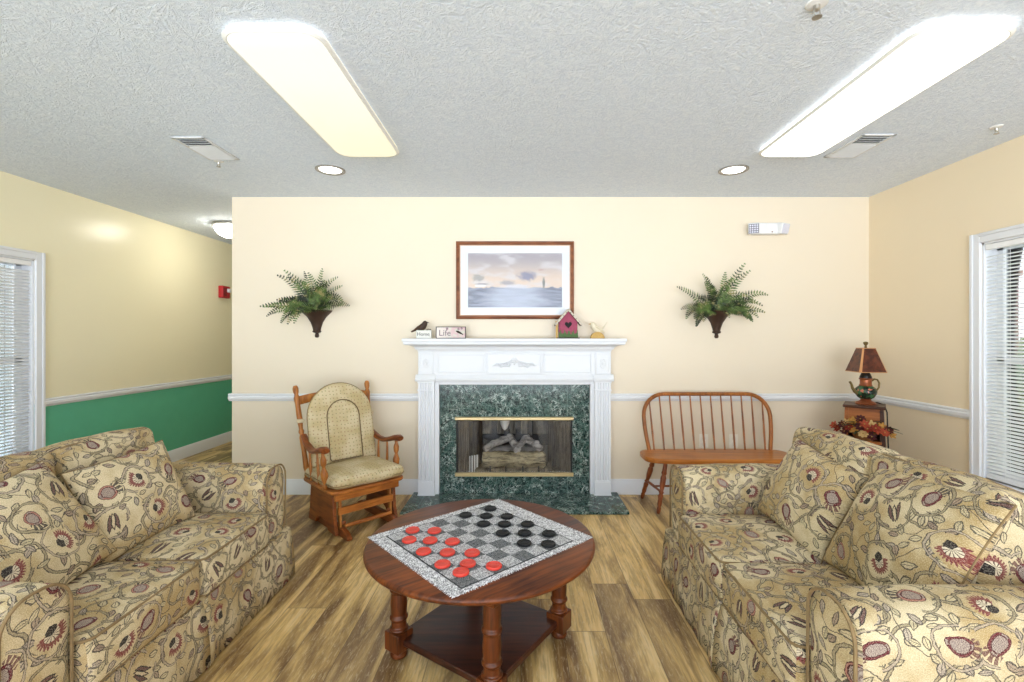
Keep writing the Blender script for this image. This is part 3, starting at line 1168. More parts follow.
def checker_mesh():
    r, h = .0285, .0105
    pr = [(0, 0), (r - .002, 0), (r, .002), (r, h - .002), (r - .0015, h), (r - .005, h), (r - .006, h - .002), (r - .011, h - .002),
          (r - .012, h - .0005), (r - .015, h - .0005), (r - .016, h - .002), (0, h - .002)]
    g = G().lathe(pr, (0, 0, 0), 28)
    for k in range(28):
        a = 2 * PI * k / 28
        g.box(r - .001, r + .0007, -.0011, .0011, .002, h - .002, 0, Matrix.Rotation(a, 4, 'Z'))
    return g


for lst, mt_, word, grp in ((red, REDP, 'red', 'red checkers on the mat'), (blk, BLKP, 'black', 'black checkers on the mat')):
    first = None
    for x, y, w in lst:
        if first is None:
            o = first = obj('checker', checker_mesh(), mt_)
        else:
            o = first.copy()
            C.objects.link(o)
        o.location = (x, y, TZ + MT)
        o.rotation_euler = (0, 0, x * 31)
        tag(o, '%s checker piece on the mat, %s' % (word, w), 'checker', grp)
# the piece pushed onto its neighbour leans on it
# ------------------------------------------------------------------ fireplace
mp = thing('fireplace_mantel', 'white carved wooden mantelpiece round the green marble', 'mantel', (-.052, YB, 0))
MS = 1.278
hw = .878
def front(g, y0, prof, x0, x1):
    """profile [(distance in front of the wall, z)] swept along x"""
    return g.prism([(-o, z) for o, z in prof], x0, x1, 'yz')
g = G().box(-hw, hw, -.205, 0, MS - .024, MS)
g.box(-hw + .008, hw - .008, -.195, 0, MS - .044, MS - .024)
obj('shelf', g, TRIM, mp, bevel=.004)
# crown under the shelf with returns at both ends
def crown(g, steps):
    for (h0, d0, z0), (h1, d1, z1) in zip(steps, steps[1:]):
        vs = [(-h0, 0, z0), (-h0, -d0, z0), (h0, -d0, z0), (h0, 0, z0), (-h1, 0, z1), (-h1, -d1, z1), (h1, -d1, z1), (h1, 0, z1)]
        g.add(vs, [(0, 1, 5, 4), (1, 2, 6, 5), (2, 3, 7, 6), (3, 0, 4, 7), (0, 3, 2, 1), (4, 5, 6, 7)])
    return g
st = [(.772, .104, 1.170), (.775, .108, 1.182), (.782, .114, 1.190)]
for i in range(9):
    a = i / 8 * PI / 2
    st.append((.790 + .072 * (1 - math.cos(a)), .122 + .066 * (1 - math.cos(a)), 1.192 + .036 * math.sin(a)))
st.append((.866, .192, 1.234))
obj('crown_moulding', crown(G(), st), TRIM, mp, angle=25)
g = G().box(-.772, .772, -.098, 0, .985, 1.172)
# recessed panels of the frieze: thin raised frames
def frame(g, x0, x1, z0, z1, y, w=.010, d=.008):
    g.box(x0, x1, y - d, y, z0, z0 + w).box(x0, x1, y - d, y, z1 - w, z1)
    g.box(x0, x0 + w, y - d, y, z0, z1).box(x1 - w, x1, y - d, y, z0, z1)
frame(g, -.615, -.235, 1.005, 1.155, -.098)
frame(g, .235, .615, 1.005, 1.155, -.098)
obj('frieze', g, TRIM, mp, bevel=.002)
for s in (-1, 1):
    g = G().box(s * .707 - .062, s * .707 + .062, -.108, -.09, .992, 1.168)
    frame(g, s * .707 - .050, s * .707 + .050, 1.002, 1.158, -.108, .006, .004)
    cb = obj('corner_block', g, TRIM, mp, bevel=.002)
    g = G()
    M = Matrix.Translation((s * .707, -.108, 1.08)) @ Matrix.Rotation(PI / 2, 4, 'X') @ Matrix.Diagonal((.72, 1.15, 1, 1))
    g.lathe([(.034, -.002), (.036, .004), (.031, .007), (.027, .004), (.014, .004), (.011, .009), (0, .011)], (0, 0, 0), 28, 0, M)
    for k in range(8):
        a = k / 8 * 2 * PI
        g.lathe([(.006, 0), (.005, .004), (0, .006)], (.020 * math.cos(a), .020 * math.sin(a), .003), 10, 0, M)
    obj('rosette', g, TRIM, cb)
g = G().box(-.222, .222, -.112, -.09, .992, 1.168)
frame(g, -.212, .212, 1.002, 1.158, -.112, .007, .005)
cp = obj('centre_panel', g, TRIM, mp, bevel=.002)
g = G()
random.seed(2)
def petal(g, x, z, a, l, w, y=-.112, d=.010):
    M = Matrix.Translation((x, y, z)) @ Matrix.Rotation(-a, 4, 'Y') @ Matrix.Diagonal((l, d, w, 1))
    g.soft(2, 2, 2, .95, (0, 0, 0), (0, 0, 0), None, 0, 0, 2, 2)
    n = (2 + 2 * 2 + 1) ** 2
    return M
def ell(g, x, z, a, l, w, y=-.112, d=.013):
    M = Matrix.Translation((x, y, z)) @ Matrix.Rotation(-a, 4, 'Y') @ Matrix.Diagonal((l, d, w, 1))
    g.lathe([(.02, -1), (.5, -.85), (.87, -.5), (1, 0), (.87, .5), (.5, .85), (.02, 1)], (0, 0, 0), 12, 0, M @ Matrix.Rotation(PI / 2, 4, 'Y'))
for k in range(5):
    a = R(90 + (k - 2) * 34)
    ell(g, .020 * math.cos(a), 1.088 + .020 * math.sin(a), a, .017, .009)
ell(g, 0, 1.078, 0, .010, .010)
for s in (-1, 1):
    for k in range(9):
        x = s * (.034 + k * .014)
        z = 1.072 + .010 * math.sin(k * 1.1) - k * .0012
        for up in (1, -1):
            a = (0 if s > 0 else PI) + s * up * R(48)
            ell(g, x + .008 * math.cos(a), z + .008 * math.sin(a), a, .013 - .0006 * k, .0052 - .0002 * k)
    for k in range(7):
        x = s * (.040 + k * .014)
        ell(g, x, 1.090 - k * .003, s * R(20) + (0 if s > 0 else PI), .011, .0045)
        ell(g, x, 1.056 + k * .001, -s * R(15) + (0 if s > 0 else PI), .010, .004)
    ell(g, s * .167, 1.062, 0, .012, .004)
obj('carved_garland', g, TRIM, cp)
band = [(0, .935), (.118, .935), (.124, .945), (.124, .958), (.116, .964), (.112, .978), (.104, .990), (0, .990)]
g = G()
front(g, 0, [(o - (.012 if o else 0), z) for o, z in band], -.66, .66)
for s in (-1, 1):
    lo, hi = sorted((s * .628, s * .792))
    front(g, 0, band, lo, hi)
obj('band_moulding', g, TRIM, mp, bevel=.002)
for s in (-1, 1):
    xc = s * .707
    # fluted shaft: one cross-section outline with grooves, extruded upward
    pts = [(xc + .064, 0), (xc + .064, -.098)]
    nfl = 5
    for k in range(nfl):
        c = xc + .042 - k * .021
        pts += [(c + .0075, -.098), (c + .005, -.090), (c, -.087), (c - .005, -.090), (c - .0075, -.098)]
    pts += [(xc - .064, -.098), (xc - .064, 0)]
    g = G().prism(pts[::-1], .135, .862, 'xy')
    pil = obj('pilaster', g, TRIM, mp, angle=25)
    g = G().box(xc - .066, xc + .066, -.104, 0, .020, .128)
    g.box(xc - .070, xc + .070, -.108, 0, .020, .030).box(xc - .065, xc + .065, -.102, 0, .128, .138)
    obj('plinth_block', g, TRIM, pil, bevel=.003)
    g = G()
    pts2 = [(a, b - .006 if b < -.05 else b) for a, b in pts]
    g.prism(pts2[::-1], .870, .935, 'xy')
    g.box(xc - .068, xc + .068, -.110, 0, .858, .870).box(xc - .068, xc + .068, -.112, 0, .922, .936)
    obj('capital', g, TRIM, pil, angle=25)
g = G()
for s in (-1, 1):
    lo, hi = sorted((s * .610, s * .645))
    g.box(lo, hi, -.070, 0, .02, .9049)
g.box(-.645, .645, -.070, 0, .905, .936)
obj('inner_trim', g, TRIM, mp, bevel=.003)

# green marble facing and hearth
SX0, SX1, SZ1 = -.660, .556, .906
BX0, BX1, BZ0, BZ1 = -.528, .418, .160, .640
g = G()
y0, y1 = YB - .035, YB
g.box(SX0, BX0, y0, y1, .02, SZ1).box(BX1, SX1, y0, y1, .02, SZ1).box(BX0, BX1, y0, y1, BZ1, SZ1).box(BX0, BX1, y0, y1, .02, BZ0)
tag(obj('fireplace_facing', g, MARBLE, bevel=.0), 'green marble tile facing framing the firebox', 'fireplace tile')
g = G().box(-.878, .787, 3.41, YB - .001, 0, .020)
tag(obj('hearth_slab', g, MARBLE, bevel=.003), 'flat green marble hearth on the floor before the fireplace', 'hearth')

# firebox
fb = thing('firebox_insert', 'black firebox with brass bars and glass front', 'fireplace', (-.055, YB, .0))
fw = .473
yb_ = .46
g = G()
def wallq(g, a, b, z0, z1, th=.02):
    (xa, ya), (xb, yb2) = a, b
    d = Vector((xb - xa, yb2 - ya)).normalized()
    n = Vector((-d.y, d.x)) * th
    g.prism([(xa, ya), (xb, yb2), (xb + n.x, yb2 + n.y), (xa + n.x, ya + n.y)], z0, z1, 'xy')
g.box(-.30, .30, yb_, yb_ + .02, .14, .66)
obj('back_panel', g, log_mat('pale_firebrick', rgb(86, 80, 72), rgb(140, 134, 122), 2), fb)
for s in (-1, 1):
    g = G()
    wallq(g, (s * fw, .002), (s * .30, yb_), .14, .66, -.02 * s)
    obj('side_panel', g, SOOT, fb)
obj('floor_panel', G().prism([(-fw, .002), (fw, .002), (.30, yb_), (-.30, yb_)], .12, .145, 'xy'), SOOT, fb)
obj('top_panel', G().prism([(-fw, .002), (fw, .002), (.30, yb_), (-.30, yb_)], .655, .675, 'xy'), BLACK, fb)
g = G()
for x in (-.19, -.075, .03, .14):
    g.box(x - .024, x + .024, yb_ - .014, yb_, .30, .655)
g.box(-.30, .30, yb_ - .014, yb_, .30, .40)
obj('back_ribs', g, BLACK, fb, bevel=.004)
for s in (-1, 1):
    lo, hi = sorted((s * fw, s * (fw - .012)))
    obj('door_stile', G().box(lo, hi, -.040, .0, .165, .640), BLACK, fb, bevel=.002)
g = G().box(-fw - .008, fw + .008, -.055, -.03, .612, .642)
g.box(-fw - .008, fw + .008, -.060, -.05, .630, .640).box(-fw - .008, fw + .008, -.060, -.05, .614, .622)
obj('brass_bar', g, BRASS, fb, bevel=.004)
g = G().box(-fw - .008, fw + .008, -.055, -.03, .158, .190)
g.box(-fw - .008, fw + .008, -.060, -.05, .178, .188).box(-fw - .008, fw + .008, -.060, -.05, .160, .168)
obj('brass_bar', g, BRASS, fb, bevel=.004)
obj('glass_door', G().box(-fw + .01, fw - .01, -.030, -.026, .19, .612), GLASS, fb)
for s in (-1, 1):          # mesh curtain gathered at the sides
    g = G()
    for k in range(14):
        x = s * (fw - .015 - k * .0065)
        g.tube([(x, -.004 + .010 * math.sin(k * 2.1), .655), (x, -.004 + .012 * math.sin(k * 2.1 + .4), .19)], .0028, 5)
    obj('mesh_curtain', g, SOOT, fb)
g = G()
M = Matrix.Translation((-.345, .09, .145)) @ Matrix.Rotation(R(35), 4, 'Z')
for k in range(4):
    g.box(-.045 + k * .024, -.032 + k * .024, -.008, .008, 0, .15, 0, M)
g.box(-.05, .055, -.004, .006, 0, .15, 1, M)
obj('ribbed_panel', g, [PALE, SOOT], fb, bevel=.002)  # pale upright ribs at the lower left of the firebox
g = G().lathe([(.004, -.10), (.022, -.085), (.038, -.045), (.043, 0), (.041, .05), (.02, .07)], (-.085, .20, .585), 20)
obj('white_bulb_shape', g, PALE, fb)['label'] = 'white rounded bulb shape'  # pale rounded shape near the top of the firebox

lg = thing('gas_log_set', 'grey ceramic fire logs on an ember bed inside the firebox', 'logs', (-.055, YB, .145))
random.seed(12)
def logmesh(g, p0, p1, r, seed, bend=.0, n=36, seg=22):
    p0, p1 = Vector(p0), Vector(p1)
    vs = []
    pts, rs = [], []
    for i in range(n + 1):
        t = i / n
        p = p0.lerp(p1, t) + Vector((0, 0, bend * math.sin(t * PI)))
        pts.append(p)
    o = len(g.v)
    g.tube(pts, r, seg)
    d = (p1 - p0).normalized()
    for k in range(o, len(g.v)):
        v = g.v[k]
        tt = (v - p0).dot(d)
        ax = p0 + d * tt
        q = v - ax
        f = 1 + .30 * noise.noise(Vector((v.x * 9 + seed, v.y * 22, v.z * 22))) + .18 * noise.noise(v * 40)
        end = min(tt, (p1 - p0).length - tt)
        f *= .72 + .28 * min(1, max(0, end) / .03) ** .5
        g.v[k] = ax + q * f
    return g
obj('ember_bed', G().soft(.66, .26, .05, (.03, .03, .02), (0, 0, .02), (0, .16, .02), None, .012), EMBER, lg)
obj('log', logmesh(G(), (-.27, .09, .118), (.262, .085, .118), .066, 1), LOG1, lg)
obj('log', logmesh(G(), (-.24, .28, .13), (.23, .29, .13), .055, 5), LOG2, lg)
obj('log', logmesh(G(), (-.255, .085, .20), (-.06, .22, .262), .030, 8, .012), LOG2, lg)
obj('log', logmesh(G(), (-.05, .26, .28), (.03, .06, .185), .030, 11, .01), LOG2, lg)
obj('log', logmesh(G(), (.02, .07, .195), (.12, .24, .272), .029, 14, .016), LOG2, lg)
obj('log', logmesh(G(), (.10, .18, .262), (.225, .10, .190), .030, 17, .022), LOG2, lg)
obj('log', logmesh(G(), (.20, .24, .18), (.19, .10, .255), .026, 19, .0), LOG2, lg)
g = G()
for x in (-.2, -.07, .07, .2):
    g.box(x - .006, x + .006, .03, .32, .030, .045).box(x - .006, x + .006, .015, .03, .0, .075)
obj('grate', g, BLACK, lg)

# ------------------------------------------------------------------ on the mantel and over it
pic = thing('framed_picture', 'wide framed watercolour landscape hanging above the mantel', 'picture', (-.049, YB, 1.755))
fx, fz = .482, .318
def mitre(g, hx, hz, w, prof, m=0):
    """picture-frame moulding: prof = [(inset from outer edge, depth toward the room)]"""
    rings = [[(-hx + i, -d, -hz + i), (hx - i, -d, -hz + i), (hx - i, -d, hz - i), (-hx + i, -d, hz - i)] for i, d in prof]
    vs = [p for r_ in rings for p in r_]
    fs = []
    for a in range(len(rings) - 1):
        for k in range(4):
            k2 = (k + 1) % 4
            fs.append((a * 4 + k, a * 4 + k2, (a + 1) * 4 + k2, (a + 1) * 4 + k))
    return g.add(vs, fs, m)
obj('frame', mitre(G(), fx, fz, .03, [(0, 0), (0, .022), (.005, .028), (.012, .026), (.018, .020), (.024, .020), (.028, .016), (.030, .010), (.030, 0)]), WOOD_FR, pic, angle=20)
obj('frame_liner', mitre(G(), fx - .029, fz - .029, .01, [(0, 0), (0, .013), (.006, .012), (.007, .006)]), plain('pale_liner', rgb(206, 168, 136), .4), pic)
g = mitre(G(), fx - .030, fz - .030, .06, [(0, .004), (0, .0075), (.063, .0075), (.066, .0050)])
obj('mount', g, plain('white_mount', rgb(222, 225, 228), .8, 0, .2, .01), pic)
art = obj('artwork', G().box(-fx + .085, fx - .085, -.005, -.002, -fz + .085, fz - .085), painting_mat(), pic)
obj('glazing', G().box(-fx + .031, fx - .031, -.0110, -.0095, -fz + .031, fz - .031), glass_mat('picture_glass', .3), pic)


def text_mesh(txt, size, depth=.0012):
    cu = bpy.data.curves.new('lettering', 'FONT')
    cu.body, cu.size, cu.extrude, cu.align_x, cu.resolution_u = txt, size, depth, 'CENTER', 3
    o = bpy.data.objects.new('lettering', cu)
    C.objects.link(o)
    bpy.context.view_layer.update()
    me = bpy.data.meshes.new_from_object(o.evaluated_get(bpy.context.evaluated_depsgraph_get()))
    bpy.data.objects.remove(o)
    bpy.data.curves.remove(cu)
    g = G()
    g.add([tuple(v.co) for v in me.vertices], [tuple(p.vertices) for p in me.polygons])
    bpy.data.meshes.remove(me)
    return g


def stand_text(g, c):
    """text lies in xy facing +z: stand it upright facing the camera (-y)"""
    M = Matrix.Translation(c) @ Matrix.Rotation(PI / 2, 4, 'X')
    g.v = [M @ v for v in g.v]
    return g


def little_bird(parent, c, s, mats, rz=0.0, mirror=1):
    """small songbird: body, head, beak, wing, tail"""
    M = Matrix.Translation(c) @ Matrix.Rotation(rz, 4, 'Z') @ Matrix.Diagonal((s * mirror, s, s, 1))
    def skin(pts, rads, m=0, seg=14):
        g = G()
        g.tube(pts, rads, seg, False, m)
        g.v = [M @ v for v in g.v]
        if mirror < 0:
            g.f = [f[::-1] for f in g.f]
        return g
    b = skin([(-.52, 0, .22), (-.40, 0, .26), (-.22, 0, .34), (0, 0, .42), (.18, 0, .56), (.28, 0, .72), (.32, 0, .84), (.36, 0, .95), (.38, 0, 1.0)],
             [.03, .12, .22, .28, .27, .22, .20, .13, .03])
    obj('body', b, mats[0], parent, angle=80)
    obj('beak', skin([(.48, 0, .86), (.56, 0, .85), (.66, 0, .83)], [.06, .04, .01]), mats[2], parent)
    obj('tail', skin([(-.40, 0, .28), (-.62, 0, .18), (-.80, 0, .10)], [(.05, .12), (.03, .10), (.015, .08)]), mats[1], parent)
    for sy in (-1, 1):
        obj('wing', skin([(.12, sy * .24, .60), (-.15, sy * .27, .46), (-.45, sy * .18, .26), (-.62, sy * .10, .15)], [(.05, .12), (.05, .17), (.04, .11), (.01, .03)]), mats[1], parent)


DARKBIRD = plain('dark_brown_bird', rgb(58, 42, 32), .55, 0, .4, .3, 60)
DARKBIRD2 = plain('brown_wing', rgb(84, 62, 46), .55, 0, .4, .3, 60)
ochre = plain('ochre_wood', rgb(190, 154, 88), .6, 0, .3, .25, 60)
white_block = plain('whitewashed_block', rgb(228, 228, 222), .7, 0, .3, .08, 40)
ink = plain('dark_lettering', rgb(96, 92, 92), .7)
SHY = 3.735
bb = thing('bird_ornament', 'dark bird perched on a small white lettered block, leftmost on the mantel', 'ornament', (-.772, SHY, MS))
obj('block', G().box(-.058, .062, -.022, .022, 0, .066), white_block, bb, bevel=.006)
obj('lettering', stand_text(text_mesh('Home', .040), (.0, -.0232, .022)), ink, bb)
little_bird(bb, (-.022, 0, .043), .098, (DARKBIRD, DARKBIRD2, ink))
g = G()
g.tube([(.02, -.01, .066), (.04, -.012, .074), (.058, -.01, .070)], .003, 6)
g.lathe([(.001, 0), (.006, .004), (.001, .010)], (.055, -.01, .066), 8)
obj('twig', g, DARKBIRD, bb)

sg = thing('life_sign', 'small pinkish plaque lettered Life with a bird, on the mantel', 'sign', (-.555, SHY - .01, MS))
obj('frame', mitre(G().box(-.118, .118, -.002, .008, 0, .094), .118, .047, .01, [(0, 0), (0, .012), (.005, .012), (.005, .004)]), plain('dark_sign_edge', rgb(72, 62, 60), .6), sg)
fr = sg.children[0]
for v in fr.data.vertices:
    if v.co.z < 0 or v.co.y < -.0021 or abs(v.co.z) in (.047,):
        pass
fr.data.clear_geometry()
gg = mitre(G(), .118, .047, .01, [(0, 0), (0, .012), (.005, .012), (.005, .004)])
gg.v = [v + Vector((0, 0, .047)) for v in gg.v]
gg.box(-.118, .118, -.001, .010, 0, .094)
me2 = fr.data
me2.from_pydata([tuple(v) for v in gg.v], [], gg.f)
m = Mat('pink_print', .6)
x_, y_, z_ = sep(m.coord())
k = smooth(noi(comb(m.nt, x_, z_), 30, 3, dim='2D'), .35, .65)
m.col(m.mix(smooth(x_, -.12, .06), rgb(232, 222, 214), m.mix(k, rgb(212, 178, 182), rgb(206, 204, 190))))
obj('face', G().box(-.113, .113, -.006, -.001, .005, .089), m.m, sg)
obj('lettering', stand_text(text_mesh('Life', .068), (-.048, -.0068, .022)), plain('grey_lettering', rgb(126, 112, 116), .7), sg)
g = G()
g.tube([(.040, -.008, .060), (.055, -.008, .054), (.075, -.008, .044), (.098, -.008, .030)], [.003, .009, .007, .002], 8)
obj('printed_bird', g, DARKBIRD, sg)
g = G()
for a_, b_ in ((-.03, .078), (.06, .076), (.085, .08)):
    g.lathe([(.010, -.0005), (.009, .001), (0, .0015)], (a_, -.006, b_), 10, 0, None, (0, -1, 0))
obj('printed_flower', g, plain('mauve_print', rgb(150, 128, 132), .7), sg)

# birdhouse
bh = thing('birdhouse', 'pink wooden birdhouse with a heart shaped hole on the mantel', 'birdhouse', (.372, SHY, MS))
pink = plain('pink_clapboard', rgb(158, 72, 96), .7, 0, .3, .25, 60)
moss = plain('painted_grass', rgb(92, 116, 74), .8, 0, .2, .35, 90)
roofw = plain('weathered_roof', rgb(206, 196, 180), .8, 0, .2, .25, 70)
roofd = plain('dark_roof_edge', rgb(78, 62, 56), .8)
obj('base', G().box(-.088, .088, -.05, .05, 0, .008), roofd, bh, bevel=.002)
obj('walls', G().prism([(-.072, .008), (.072, .008), (.072, .130), (0, .215), (-.072, .130)], -.04, .04, 'xz'), pink, bh, bevel=.002)
g = G()
for i in range(15):
    x = -.07 + i * .01
    hgt = .045 + .016 * math.sin(i * 1.9) 
    g.prism([(x - .007, .008), (x + .007, .008), (x + .003, hgt + .006), (x - .003, hgt + .006)], -.046, -.039, 'xz')
obj('painted_grass', g, moss, bh)
heart = []
for i in range(28):
    t = i / 28 * 2 * PI
    heart.append((.00185 * 16 * math.sin(t) ** 3 * .95, .108 + .00185 * (13 * math.cos(t) - 5 * math.cos(2 * t) - 2 * math.cos(3 * t) - math.cos(4 * t))))
obj('heart_hole', G().prism(heart, -.0415, -.036, 'xz'), plain('hole_black', rgb(20, 14, 16), .8), bh)
for s in (-1, 1):
    M = Matrix.Translation((0, 0, .232)) @ Matrix.Rotation(s * R(49.5), 4, 'Y')
    g = G()
    lo, hi = sorted((0, s * .165))
    g.box(lo, hi, -.058, .058, -.008, 0, 1, M).box(lo, hi, -.060, .056, 0, .004, 0, M)
    for k in range(5):
        u = s * (.016 + k * .033)
        lo2, hi2 = sorted((u - s * .014, u + s * .014))
        g.box(lo2, hi2, -.064, -.057, -.010, .001, 0, M)
    obj('roof_slope', g, [roofw, roofd], bh)
g = G().box(-.098, -.082, -.035, -.028, .0, .135).box(-.10, -.05, -.036, -.027, .128, .136)
obj('side_post', g, ochre, bh)

wb = thing('bird_figurine', 'small white bird figurine on a rounded tan base, rightmost on the mantel', 'ornament', (.607, SHY, MS))
dome = [(.056 * math.cos(R(a)), .052 * math.sin(R(a))) for a in range(0, 181, 12)]
obj('base', G().prism(dome, -.022, .022, 'xz'), ochre, wb, bevel=.004)
cream = plain('cream_figurine', rgb(226, 216, 190), .5, 0, .4, .12, 60)
little_bird(wb, (-.005, 0, .030), .100, (cream, cream, ochre), 0, -1)
for ch in wb.children:
    if ch.name.startswith('tail'):
        for v in ch.data.vertices:
            d_ = v.co.x - .028
            if d_ > 0:
                v.co.z += d_ * 1.9
        ch.data.update()


# wall planters with ferns
def planter(label, x, z_bot, seed, spread, lift, tilt):
    random.seed(seed)
    t = thing('wall_planter', label, 'plant', (x, YB, z_bot))
    # half-round wall pocket, flat against the wall
    prof = [(.010, 0), (.018, .010), (.016, .024), (.012, .036), (.034, .044), (.036, .052), (.030, .060), (.036, .085), (.050, .125), (.078, .170), (.120, .210), (.128, .222), (.115, .222)]
    vs, fs = [], []
    seg = 16
    for r, z in prof:
        for k in range(seg + 1):
            a = PI + PI * k / seg
            vs.append((r * math.cos(a), r * math.sin(a) * .95 - .002, z))
    w = seg + 1
    for i in range(len(prof) - 1):
        for k in range(seg):
            fs.append((i * w + k, i * w + k + 1, (i + 1) * w + k + 1, (i + 1) * w + k))
        fs.append((i * w + seg, i * w, (i + 1) * w, (i + 1) * w + seg))
    fs.append(list(range(w))[::-1])
    n = (len(prof) - 1) * w
    fs.append([n + k for k in range(w)])
    obj('pot', G().add(vs, fs), POT, t)
    def leaflet(g, p, d, n_, L, wd):
        s = d.cross(n_).normalized() * wd
        a, b, c, e = p, p + d * L * .35 + s, p + d * L, p + d * L * .35 - s
        th = n_ * .0006
        g.add([a - th, b - th, c - th * .2, e - th, a + th, b + th, c + th * .2, e + th],
              [(3, 2, 1, 0), (4, 5, 6, 7), (0, 1, 5, 4), (1, 2, 6, 5), (2, 3, 7, 6), (3, 0, 4, 7)])
    for k in range(32):
        g = G()
        if k < 12:
            a = R(-28 + 236 * k / 11 + random.uniform(-6, 6))
        elif k < 17:
            a = R(195 + 26 * (k - 12) + random.uniform(-8, 8))
        else:
            a = R(random.uniform(-10, 190))
        out = random.uniform(.8, 1.1) if 12 <= k < 17 else random.uniform(.25, .9)
        d0 = Vector((math.cos(a) * spread, -out * .55, (math.sin(a) * lift if math.sin(a) > 0 else -.1) + .34)).normalized()
        Ln = random.uniform(.27, .38) * (1.12 if k < 12 else .85)
        droop = random.uniform(.35, 1.15) if k < 12 else random.uniform(.8, 2.0)
        p = Vector((random.uniform(-.07, .07), random.uniform(-.085, -.03), .212))
        pts = []
        ns = 17
        d = d0.copy()
        for i in range(ns + 1):
            pts.append(p.copy())
            p = p + d * Ln / ns
            d = (d + Vector((tilt * .012, 0, -.105 * droop * (i / ns + .25)))).normalized()
            p.y = min(p.y, -.012)
        g.tube(pts, [.0022 * (1 - i / (ns + 1)) + .0006 for i in range(ns + 1)], 4)
        for i in range(2, ns + 1):
            tt = i / ns
            dd = (pts[i] - pts[i - 1]).normalized()
            nrm = Vector((random.uniform(-.3, .3), -1, .45))
            nrm = (nrm - dd * nrm.dot(dd)).normalized()
            sd = dd.cross(nrm)
            LL = .074 * (1 - tt) ** .8 * min(1, tt * 3.0) + .010
            for s in (-1, 1):
                leaflet(g, pts[i], (sd * s + dd * .5 + nrm * .15).normalized(), nrm, LL, .0062)
        obj('frond', g, FERN, t)
    return t


planter('fern in a dark wall planter above the glider rocker, left of the picture', -1.675, 1.285, 4, .80, 1.25, -1)
planter('fern in a dark wall planter above the bench, right of the picture', 1.605, 1.280, 9, .88, 1.0, 1)

# emergency light
em = thing('emergency_light', 'white twin head emergency light high on the fireplace wall', 'light', (2.0, YB, 2.17))
ew = plain('white_plastic', rgb(226, 226, 226), .4)
obj('housing', G().soft(.24, .062, .092, .012, (0, 0, 0), (0, -.032, 0)), ew, em)
for s in (-1, 1):
    M = Matrix.Translation((s * .118, -.060, -.002)) @ Matrix.Rotation(s * R(24), 4, 'Z') @ Matrix.Rotation(R(14), 4, 'X')
    hd_ = G()
    hd_.box(-.042, .042, -.026, .030, -.044, .044, 0, M)
    hh_ = obj('lamp_head', hd_, ew, em, bevel=.008)
    g = G()
    g.box(-.036, .036, -.0295, -.0255, -.037, .037, 0, M)
    obj('lens', g, plain('lens_clear', rgb(214, 214, 226), .15), hh_)
    g = G()
    for i in range(5):
        u = -.034 + i * .017
        g.box(u - .0024, u + .0024, -.033, -.0285, -.037, .037, 0, M).box(-.036, .036, -.033, -.0285, u - .0024, u + .0024, 0, M)
    if s < 0:
        obj('wire_guard', g, plain('grey_wire', rgb(92, 90, 104), .5), hh_)
obj('status_lamp', G().lathe([(.005, 0), (.005, .004), (0, .006)], (.03, -.063, -.03), 10, 0, None, (0, -1, 0)), plain('dim_red', rgb(120, 60, 54), .4), em)

# fire alarm in the hall
fa = thing('fire_alarm', 'red fire alarm strobe on the cream wall of the hallway', 'alarm', (XL, 5.66, 1.83))
redm = plain('alarm_red', rgb(172, 26, 34), .4)
obj('housing', G().soft(.055, .15, .145, .010, (0, 0, 0), (.0275, 0, 0)), redm, fa)
obj('strobe', G().soft(.03, .05, .045, .008, (0, 0, 0), (.066, .035, .02)), ew, fa)
obj('grille', G().box(.053, .060, -.06, .0, -.05, .05), plain('alarm_dark_red', rgb(120, 16, 22), .5), fa, bevel=.003)

# wall outlets behind the bench
outm, outm2 = plain('outlet_plate', rgb(240, 234, 220), .45), plain('outlet_socket', rgb(228, 222, 208), .4)
for x, lab in ((1.50, 'white wall outlet behind the bench, left of the two'), (1.745, 'white wall outlet behind the bench, right of the two')):
    ot = thing('wall_outlet', lab, 'outlet', (x, YB, .435))
    obj('plate', G().soft(.072, .007, .115, .003, (0, 0, 0), (0, -.0035, 0)), outm, ot)
    for dz in (-.022, .022):
        g = G().lathe([(.017, 0), (.016, .002), (0, .0025)], (0, -.007, dz), 18, 0, None, (0, -1, 0))
        so = obj('socket', g, outm2, ot)

# ------------------------------------------------------------------ glider rocker
gl = thing('glider_rocker', 'wooden glider rocking chair with tan dotted cushions beside the fireplace', 'chair', (-1.175, 3.30, 0), R(45))
for s in (-1, 1):
    x0 = s * .212
    arch = [(.10 * math.cos(R(a)), .03 + .055 * math.sin(R(a))) for a in range(0, 181, 15)]
    poly = [(-.215, .02), (-.205, .02), (-.10, .03)] + [(-p[0], p[1]) for p in arch] + [(.10, .03), (.205, .02), (.225, .02), (.205, .10), (.180, .285), (-.170, .285), (-.190, .10)]
    lo, hi = sorted((x0 - .012, x0 + .012))
    obj('side_panel', G().prism(poly, lo, hi, 'yz'), WOOD_GLD, gl, bevel=.003)
    g = G().prism([(-.30, 0), (.26, 0), (.26, .035), (.20, .06), (-.20, .06), (-.255, .05), (-.31, .018)], s * .168 - .016, s * .168 + .016, 'yz')
    obj('base_runner', g, WOOD_GLD, gl, bevel=.004)
    obj('swing_arm', G().prism([(-.200, .05), (-.170, .05), (-.160, .26), (-.185, .26)], s * .178 - .008, s * .178 + .008, 'yz'), WOOD_GL, gl, bevel=.003)
    g = G()
    for z in (.245, .085):
        g = G().lathe([(.013, 0), (.015, .008), (.006, .014)], (s * .160, -.19, z), 10, 0, None, (0, -1, 0))
        obj('pivot_bolt', g, WOOD_GLD, gl)
obj('cross_rail', G().box(-.195, .195, -.200, -.178, .140, .188), WOOD_GLX, gl, bevel=.004)
